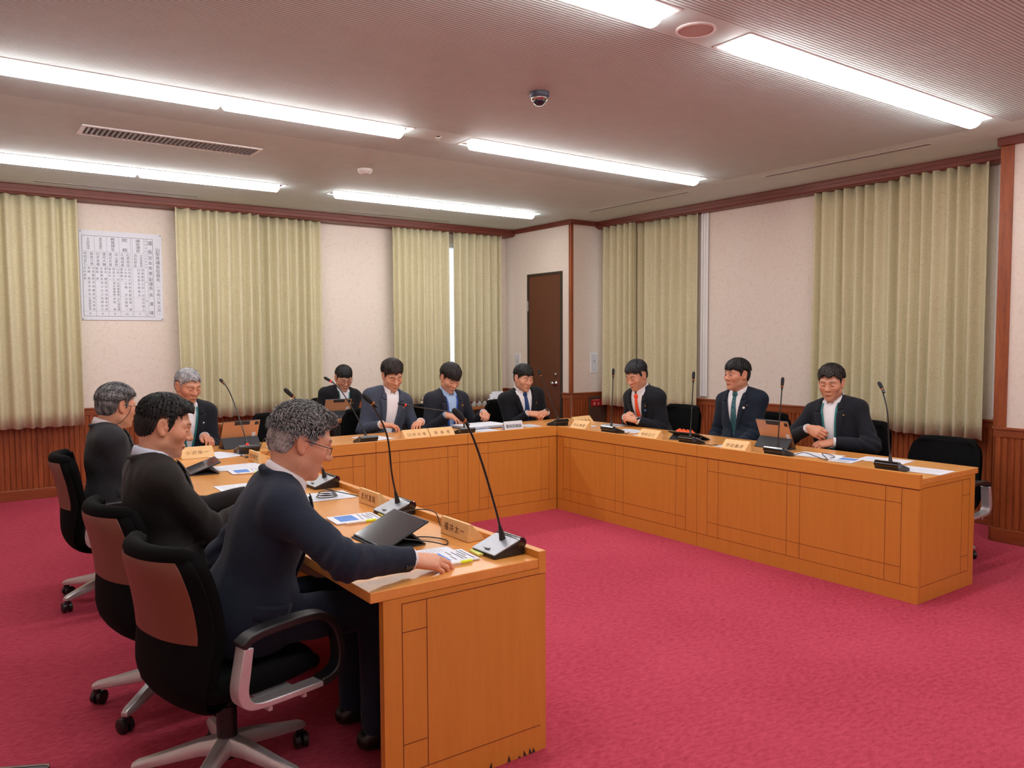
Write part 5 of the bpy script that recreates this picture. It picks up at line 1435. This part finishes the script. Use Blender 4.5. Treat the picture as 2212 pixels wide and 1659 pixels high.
    if lanyard:
        mb = MB()
        for s in (-1, 1):
            pts = [tw((0, -.085, .535)), tw((s*.055, -.03, .535))]+[on_front(s*x, z, .012) for x, z in ((.058, .44), (.050, .36), (.043, .28), (.034, .20), (.018, .11))]
            pts = [Vector(p_) for p_ in crom(pts, 4)]
            for a_, b_ in zip(pts, pts[1:]):
                w_ = Vector(xr)*.008
                mb.add([a_-w_, a_+w_, b_+w_, b_-w_], [(0, 1, 2, 3)])
        lo_ = mb.build('neck_strap', lanyard, body); md = lo_.modifiers.new('thickness', 'SOLIDIFY'); md.thickness = .003
        if lanyard == M['strap_blue']:
          q = on_front(0, .06, .02); mb = MB(); B3 = Matrix((Vector(xr), Vector(v), Vector(u))).transposed().to_4x4(); B3.translation = Vector(q); mb.xf = B3
          mb.box((-.045, -.002, -.035), (.045, .002, .035)); mb.build('badge', M['paper'], lo_)
    # cuff buttons on the arms that show them
    if fine:
        s = 1; fd = Vector(unit(wr[s]-el[s])); out = Vector(hand_info[s][2] if False else (0, 0, 0))
        sd_ = Vector((.9, -.15, -.25)); sd_ = (sd_-fd*sd_.dot(fd)).normalized()
        for k in range(3):
            c_ = Vector(el[s]+(wr[s]-el[s])*(.93-.055*k-.02)); r_ = .041+.004*k
            mb = MB(); mb.tube([c_+sd_*(r_-.002), c_+sd_*(r_+.004)], .0065, 12); mb.build('cuff_button', M['button'], jo, smooth='auto')
        # side pocket flap
        def on_side(y, z):
            xs = np.linspace(.36, .05, 125); d = jac(np.array([tw((x, y, z)) for x in xs])); return tw((xs[np.argmax(d < .0025)], y, z))
        ys = np.linspace(.0, .125, 8); zs = np.linspace(.085, .035, 4); pv = np.array([on_side(y, z+.10*(y-.06)) for z in zs for y in ys])
        fl = mesh_np('pocket_flap', [(pv, np.array([(8*j+i, 8*j+i+1, 8*j+i+9, 8*j+i+8) for j in range(3) for i in range(7)]), 0)], jacket, jo)
        md = fl.modifiers.new('thickness', 'SOLIDIFY'); md.thickness = .004; md.offset = 0
    # trousers and shoes
    if legs:
        def tro(P):
            d = ell(P, (0, .02, seat_z-.03), (.175, .155, .088))
            for s in (0, 1):
                d = smin(d, smin(cone(P, hip[s], kn[s], .090, .068), cone(P, kn[s], an[s], .064, .054), .025), .03)
            d = d+noise3(P, seed+11, 45, 5)*.004
            return np.maximum(d, .075-P[:, 2])
        lo = np.array([-.24, -.17, .06]); hi = np.array([.24, legfwd+.12, seat_z+.10])
        a, b = net(tro, lo, hi, .0085); mesh_np('trousers', [(a, b, 0)], pants or M['trousers'], body)
        for s in (0, 1):
            f0 = an[s]
            def sho(P, f0=f0):
                d = cone(P, (f0[0], f0[1]-.035, .05), (f0[0]*1.15, f0[1]+.17, .036), .040, .034); d = smin(d, cone(P, (f0[0], f0[1], .06), (f0[0], f0[1], .10), .042, .040), .02)
                return np.maximum(d, .001-P[:, 2])
            a, b = net(sho, (f0[0]-.09, f0[1]-.10, -.01), (f0[0]+.09, f0[1]+.24, .13), .008); mesh_np('shoe', [(a, b, 0)], M['shoe'], body)
    # ---- hair
    hp = dict(top=.020, side=.011, front=.018, back=.008, line=.056, fringe=0.0, burn=-.022, part=0, nape=-.078, temple=.030, up=0.0)
    hp.update(hair or {})
    def hairf(P):
        p = to_h(P); y = p[:, 1]; ax = np.abs(p[:, 0])
        zl = np.interp(y, [-.12, -.06, -.036, -.027, .009, .014, .028, .036, .058, .085, .11], [hp['nape'], hp['nape']+.006, -.050, .028, .030, hp['burn'], hp['burn'], hp['temple']-.016, hp['temple'], hp['line'], hp['line']])
        zl = zl+.008*np.sin(p[:, 0]*95+seed)*(y > .05)+noise3(p, seed+5, 200, 4)*.0075
        zl = zl-hp['fringe']*sstep(.02, .07, y)*sstep(.075, .03, ax)*(1+.35*np.sin(p[:, 0]*120+seed*2))
        th = hp['side']+(hp['top']-hp['side'])*sstep(-.01, .085, p[:, 2])+(hp['front']-hp['top'])*sstep(.03, .095, y)*sstep(.02, .07, p[:, 2])
        sidew = sstep(.030, .060, ax)*sstep(-.02, .0, y)
        th = th*(1-sidew)+sidew*np.interp(p[:, 2], [-.03, .0, .03, .055, .085], [.0035, .0045, hp['side']*.62, hp['side'], .5*hp['side']+.5*hp['top']])
        th = np.where(p[:, 2] < .02, np.minimum(th, np.interp(p[:, 2], [hp['nape'], hp['nape']+.05, .02], [.0035, hp['back']*.8, hp['back']])), th)
        d = cran(p)-th
        if hp['up']: d = smin(d, cone(p, (-.045, .072, .080), (.045, .072, .080), hp['up'], hp['up']), .025)
        flow = np.arctan2(p[:, 0]-.01*hp['part'], y+.04)
        d = d+.0022*np.sin(flow*34+6*noise3(p, seed+9, 40, 3))+noise3(p, seed+2, 260, 5)*.0016
        d = smax(d, (zl-p[:, 2]), .006)
        d = smax(d, -(cran(p)+.004), .004)
        return d*Hs
    ha, hb_ = net(hairf, Hc-.16*Hs, Hc+.16*Hs, .0032 if fine else .0040)
    rg = np.random.RandomState(seed); p = to_h(ha)
    mixv = np.clip(.5+.9*noise3(p*np.array([1.5, .6, .8]), seed+4, 130, 6)+.25*rg.normal(size=len(p)), 0, 1)
    hcol = hd*(1-mixv[:, None])+hl*mixv[:, None]
    hparts = [(ha, hb_, 0)]; hcols = [hcol]
    if tufts:
        pick = rg.choice(len(ha), tufts, replace=len(ha) < tufts); base = p[pick]
        cn = base-V3(0, -.01, .0); nr = cn/np.linalg.norm(cn, axis=1)[:, None]
        flow = np.stack([base[:, 0]*3, np.where(base[:, 2] > .04, .5+0*base[:, 1], -.25), np.where(base[:, 2] > .05, .05, -1.0)], 1)
        if hp['up']: flow[:, 2] += 1.1*sstep(.03, .07, base[:, 1])*sstep(.04, .07, base[:, 2])
        flow += rg.normal(size=flow.shape)*.35; flow -= nr*np.sum(flow*nr, 1)[:, None]; flow /= np.linalg.norm(flow, axis=1)[:, None]+1e-9
        lift = hp.get('lift', .12)*(.3+.7*sstep(.0, .08, base[:, 2])); ln = rg.uniform(.012, .026, tufts)*hp.get('tlen', 1)
        dirv = flow*(1-lift[:, None])+nr*lift[:, None]; dirv /= np.linalg.norm(dirv, axis=1)[:, None]
        sd_ = np.cross(dirv, nr); sd_ /= np.linalg.norm(sd_, axis=1)[:, None]+1e-9; w_ = rg.uniform(.0007, .0016, tufts)[:, None]
        b0 = base-nr*.003
        tv = np.stack([b0-sd_*w_, b0+sd_*w_, b0+nr*w_*1.6, b0+dirv*ln[:, None]*.6+nr*.0015-sd_*w_*.6, b0+dirv*ln[:, None]*.6+nr*.0015+sd_*w_*.6, b0+dirv*ln[:, None]], 1)
        keep = (base[:, 2] > .018)
        tv = tv[keep]; k = len(tv)
        tvw = (tv.reshape(-1, 3)*Hs)@HB.T+Hc
        q4 = np.concatenate([np.stack([6*np.arange(k)+i for i in f], 1) for f in ((0, 1, 4, 3), (1, 2, 4, 4), (2, 0, 3, 4), (3, 4, 5, 5))])
        hparts.append((tvw, np.zeros((0, 4), int), 0))
        tri = np.concatenate([np.stack([6*np.arange(k)+i for i in f], 1) for f in ((0, 1, 4), (0, 4, 3), (1, 2, 4), (2, 0, 3), (2, 3, 4), (3, 4, 5))])
        hparts[-1] = (tvw, np.concatenate([tri, tri[:, -1:]], 1), 0)
        tm = np.repeat(np.clip(rg.beta(2.2, 2.0, size=k), 0, 1.1), 6)[:, None]; hcols.append(hd*(1-tm)+hl*tm)
    vs = []; fs = []; o = 0
    for a, f, _ in hparts:
        vs.append(a); fs += [tuple(dict.fromkeys((r+o).tolist())) for r in f]; o += len(a)
    me = bpy.data.meshes.new('hair'); me.from_pydata(np.concatenate(vs).tolist(), [], fs); me.materials.append(M['hair'])
    at = me.color_attributes.new('tint', 'FLOAT_COLOR', 'POINT'); hc_ = np.concatenate(hcols); at.data.foreach_set('color', np.concatenate([hc_, np.ones((len(hc_), 1))], 1).astype(np.float32).ravel())
    me.polygons.foreach_set('use_smooth', [True]*len(me.polygons)); me.update()
    ho = bpy.data.objects.new('hair', me); COL.objects.link(ho); ho.parent = body
    # ---- glasses
    if glasses:
        mb = MB(); G = lambda x, y, z: Vector(Hc+HB@(V3(x, y, z)*Hs))
        rr = .0011 if glasses != 'red' else .0014
        for s in (-1, 1):
            ring = []
            for k in range(21):
                a_ = 2*math.pi*k/20; cx, cz = math.copysign(abs(math.cos(a_))**.6, math.cos(a_)), math.copysign(abs(math.sin(a_))**.75, math.sin(a_))
                ring.append(G(s*(.033+.022*cx), .108-.010*((.033+.022*cx)/.055)**2, -.014+.0145*cz))
            mb.tube(ring, rr, 6, cap=False)
            mb.tube([G(s*.055, .099, -.006), G(s*.071, .085, -.004), G(s*.080, .04, -.004), G(s*.083, .0, -.002), G(s*.080, -.012, -.012), G(s*.076, -.018, -.024)], [rr*1.2, rr*1.5, rr*1.4, rr*1.4, rr*1.4, rr], 6)
        mb.tube([G(-.012, .107, -.008), G(0, .110, -.006), G(.012, .107, -.008)], rr, 6)
        gl = mb.build('glasses', M['frame_red'] if glasses == 'red' else M['lens_frame'], body, smooth=True)
        if glasses == 'cord':
            for s in (-1, 1):
                mb = MB(); mb.tube([Vector(q_) for q_ in crom([tuple(G(s*.079, .045, -.006)), tuple(G(s*.078, .035, -.05)), tuple(G(s*.072, .0, -.10)), tuple(G(s*.055, -.045, -.125)), tuple(G(s*.02, -.075, -.115))], 5)], .0016, 6)
                mb.build('cord', M['black_pl'], gl, smooth=True)
    if watch is not None:
        s, band = watch; fd = Vector(unit(wr[s]-el[s])); c_ = Vector(wr[s])-fd*.004
        mb = MB(); mb.tube([c_-fd*.009, c_-fd*.008, c_+fd*.008, c_+fd*.009], [.0295, .031, .031, .0295], 24); wo = mb.build('wristwatch', band, body, smooth='auto')
        dn = Vector(hand_info[s][2]); mb = MB(); mb.tube([c_+dn*.026, c_+dn*.036, c_+dn*.037], [.017, .017, .015], 20); mb.build('watch_face', M['black_gl'], wo, smooth='auto')
    return body
def suit(n, c): M[n] = cloth(n, c)
suit('suit_navy', (30, 37, 52)); suit('suit_brown', (38, 35, 35)); suit('suit_char', (44, 45, 50)); suit('suit_dark', (28, 30, 38))
suit('suit_greyblue', (64, 71, 88)); suit('suit_black', (24, 24, 29)); suit('suit_blue', (26, 34, 48)); suit('suit_slate', (38, 40, 50))
M['strap_blue'] = plain('blue_strap', (34, 72, 160), .6); M['strap_green'] = plain('teal_strap', (26, 112, 112), .6)
M['frame_red'] = plain('dark_red_frame', (110, 40, 42), .3)
M['tie_orange'] = cloth('orange_tie', (238, 84, 44), .05, .6); M['tie_blue'] = cloth('dark_blue_tie', (40, 66, 116), .1, .6)
def dotted():
    m, nt, b = new_mat('teal_dotted_tie'); tc = N(nt, 'ShaderNodeTexCoord'); vo = N(nt, 'ShaderNodeTexVoronoi'); vo.inputs['Scale'].default_value = 95
    vo.inputs['Randomness'].default_value = .2; nt.links.new(tc.outputs['Object'], vo.inputs['Vector'])
    r = ramp(nt, vo.outputs['Distance'], [(.22, lin((110, 170, 176))), (.30, lin((16, 74, 84)))]); nt.links.new(r.outputs['Color'], b.inputs['Base Color']); b.inputs['Roughness'].default_value = .6
    return m
M['tie_teal'] = dotted()
M['pin_white'] = plain('white_pin', (226, 228, 226), .3); M['pin_blue'] = plain('blue_ribbon_pin', (90, 140, 210), .4)
GP = lambda x=.105, z=.37: [(x, z, M['pin_gold'], .006)]
BLK = ((10, 10, 11), (38, 36, 36))
CLASP = (((.75, .55, -.05), (-.45, .30, .85)), ((-.75, .55, -.05), (.45, .30, .85)))
DESKH = (((.25, 1, -.05), (0, .05, 1)), ((-.25, 1, -.05), (0, .05, 1)))
tan = lambda a, b=1, c=1: SKIN*np.array([a, a*b, a*c])
# left desk, looking to +x
person('man in navy suit nearest the viewer, grey hair, metal glasses, hand on the desk end', (.83, 2.75), -4, M['suit_navy'], lean=17, twist=-6,
       head=(-8, 20, 0), head_at=(1.038, 2.70, 1.158, 0), hands=((1.08, 2.90, .66, 0), (1.275, 2.350, .762, 0)), hand_rot=(None, ((.22, 1, -.16), (.35, .1, 1))), hand_curl=((20, 30, 20), ((18, 34, 22), (16, 32, 22), (22, 36, 24), (30, 40, 26))),
       hair=dict(top=.022, side=.014, front=.017, line=.070, up=.017, temple=.056, lift=.20, tlen=1.25), hair_rgb=((46, 45, 46), (186, 184, 184)), glasses='metal', fine=True, tufts=20000, elbow=(.3, 3), seed=3, vz=.05, open_v=True, legfwd=.44, girth=1.08, pants=M['suit_navy'])
person('man in dark brown suit and pale blue shirt, black swept-back hair, second from the viewer', (.765, 3.58), 0, M['suit_brown'], lean=4, twist=0,
       head=(-12, 16, 0), head_at=(.778, 3.58, 1.155, 0), hands=((1.17, 3.73, .777, 0), (1.15, 3.52, .777, 0)), shirt='shirt_pale', hair=dict(top=.020, side=.009, front=.020, line=.068, up=.020, temple=.054, lift=.12, burn=-.03), hair_rgb=BLK, tufts=4000, fine=True, seed=5, skin=tan(.97, .97, .95), vz=.04, open_v=True, elbow=(.5, .35))
person('man in charcoal suit at far left, grey hair, glasses on a black cord', (.82, 5.14), -8, M['suit_char'], lean=14, twist=6,
       head=(24, 8, 0), head_at=(.858, 5.16, 1.130, 0), hands=((1.07, 5.32, .777, 0), (1.05, 5.18, .777, 0)), hair=dict(top=.022, side=.014, front=.022, line=.062, back=.009, temple=.052, lift=.2), hair_rgb=((44, 44, 46), (140, 140, 142)), glasses='cord', tufts=4000, fine=True, seed=8, vz=.05, open_v=True)
# rear desks, looking to -y
person('grey-haired man in dark suit behind the gold tablet at the left corner desk', (1.55, 6.53), -88, M['suit_dark'], lean=8, head=(16, 18, 0), head_at=(1.570, 6.42, 1.165, 0), hands=((1.63, 6.23, .777, 0), (1.37, 6.23, .777, 0)),
       hand_rot=(((-.1, 1, -.1), (-.3, .1, 1)), None), hair=dict(top=.018, side=.011, front=.016, line=.058, temple=.046, lift=.2), hair_rgb=((120, 120, 124), (196, 196, 200)), tufts=2000, seed=11, open_v=True, vz=.05, pin=[(-.10, .34, M['pin_white'], .006)], lanyard=M['strap_green'], skin=tan(.95, .92, .90))
person('man in black jacket and red-rimmed glasses seated at the table by the back wall', (3.42, 7.96), -92, M['suit_black'], lean=10, head=(-6, 26, 0), head_at=(3.475, 7.83, 1.115, 0), hands=((3.36, 7.66, .775, 0), (3.20, 7.66, .775, 0)),
       hair=dict(top=.018, side=.011, front=.018, line=.046, fringe=.010), hair_rgb=BLK, glasses='red', legfwd=.30, seed=13, open_v=True, vz=.05, pin=GP(-.10, .35), lanyard=M['strap_green'])
person('man in grey-blue jacket and open white shirt reading behind the joined name plates', (3.20, 6.46), -92, M['suit_greyblue'], lean=9, head=(-4, 25, 3), head_at=(3.288, 6.365, 1.195, 0), hands=((3.46, 6.17, .777, 0), (3.08, 6.17, .777, 0)),
       hand_rot=(((.75, .7, -.05), (0, .05, 1)), ((-.95, .45, -.05), (0, .05, 1))), hair=dict(top=.034, side=.014, front=.028, line=.054, fringe=.002, temple=.038, lift=.2), hair_rgb=((20, 16, 15), (54, 42, 38)), seed=17, open_v=True, vz=.05, pin=GP(-.11, .36), girth=1.06, tufts=2000)
person('man with blue neck strap and pale blue shirt handling documents', (3.90, 6.52), -90, M['suit_slate'], lean=12, head=(-2, 28, -4), head_at=(3.905, 6.39, 1.150, 0), hands=((4.17, 6.23, .815, 0), (3.75, 6.21, .815, 0)),
       hand_rot=(((.30, .9, -.1), (-.3, .2, 1)), ((-.55, .9, -.15), (.2, .1, 1))), hand_curl=((55, 60, 40), (28, 35, 25)), shirt='shirt_blue', hair=dict(top=.030, side=.020, front=.030, line=.044, fringe=.020, back=.009), hair_rgb=((16, 14, 14), (46, 40, 38)), seed=19, open_v=True, vz=.05, pin=[(-.11, .37, M['pin_gold'], .009)], lanyard=M['strap_blue'], tufts=2000)
person('man in dark blue tie with clasped hands at the right rear corner', (4.84, 6.52), -100, M['suit_black'], lean=8, head=(8, 14, 0), head_at=(4.765, 6.40, 1.125, 0), hands=((4.890, 6.20, .775, 0), (4.700, 6.235, .775, 0)), hand_rot=CLASP, hand_curl=((38, 50, 35), (38, 50, 35)),
       tie=M['tie_blue'], hair=dict(top=.024, side=.014, front=.024, line=.052, fringe=.010), hair_rgb=BLK, seed=23, vz=.08, pin=GP(-.105, .35), girth=1.1, wid=1.04, watch=(0, M['chrome']), tufts=2000)
# right desks, looking to -x
person('man in orange tie with folded hands on the right desk', (5.40, 5.20), 182, M['suit_dark'], lean=16, head=(2, 24, 0), head_at=(5.165, 5.225, 1.180, 0), hands=((5.085, 5.130, .770, 0), (5.100, 5.290, .785, 0)), hand_rot=(((.60, .45, .25), (-.7, .2, .5)), ((-.60, .45, .30), (.7, .2, .5))), hand_curl=((45, 55, 40), (45, 55, 40)),
       tie=M['tie_orange'], hair=dict(top=.026, side=.012, front=.028, line=.058, fringe=.004, temple=.040), hair_rgb=((14, 14, 16), (48, 48, 52)), seed=29, vz=.07, pin=[(-.108, .375, M['pin_gold'], .006), (-.100, .335, M['pin_blue'], .009)], watch=(0, M['black_gl']), tufts=2000)
person('man in teal dotted tie looking along the room, hands below the desk', (5.44, 4.24), 184, M['suit_blue'], lean=1, head=(-14, 2, 0), head_at=(5.400, 4.285, 1.210, 0), hands=((5.16, 4.15, .60, 0), (5.16, 4.40, .60, 0)),
       tie=M['tie_teal'], hair=dict(top=.024, side=.015, front=.026, line=.050, fringe=.014, burn=-.034), hair_rgb=BLK, seed=31, vz=.10, pin=[(-.100, .345, M['pin_white'], .010), (-.125, .365, M['pin_gold'], .005)], eyes='open', skin=tan(.92, .92, .9), tufts=2000)
person('man in open-collared white shirt and dark suit, hand held at his lapel', (5.44, 3.36), 188, M['suit_dark'], lean=3, head=(10, 12, 0), head_at=(5.385, 3.415, 1.180, 0), hands=((5.245, 3.30, .745, 0), (5.185, 3.46, .835, 0)), hand_rot=(((.75, .55, -.1), (-.2, .5, .85)), ((-.85, .25, -.25), (.15, .9, .35))), hand_curl=((30, 40, 25), (40, 55, 35)),
       hair=dict(top=.026, side=.014, front=.026, line=.058, temple=.042, lift=.2, burn=-.03), hair_rgb=((16, 14, 14), (50, 42, 38)), seed=37, open_v=True, vz=.08, pin=GP(-.108, .37), lanyard=M['strap_green'], elbow=(1.5, 1.5), girth=1.05, tufts=2000, skin=tan(.95, .95, .94))
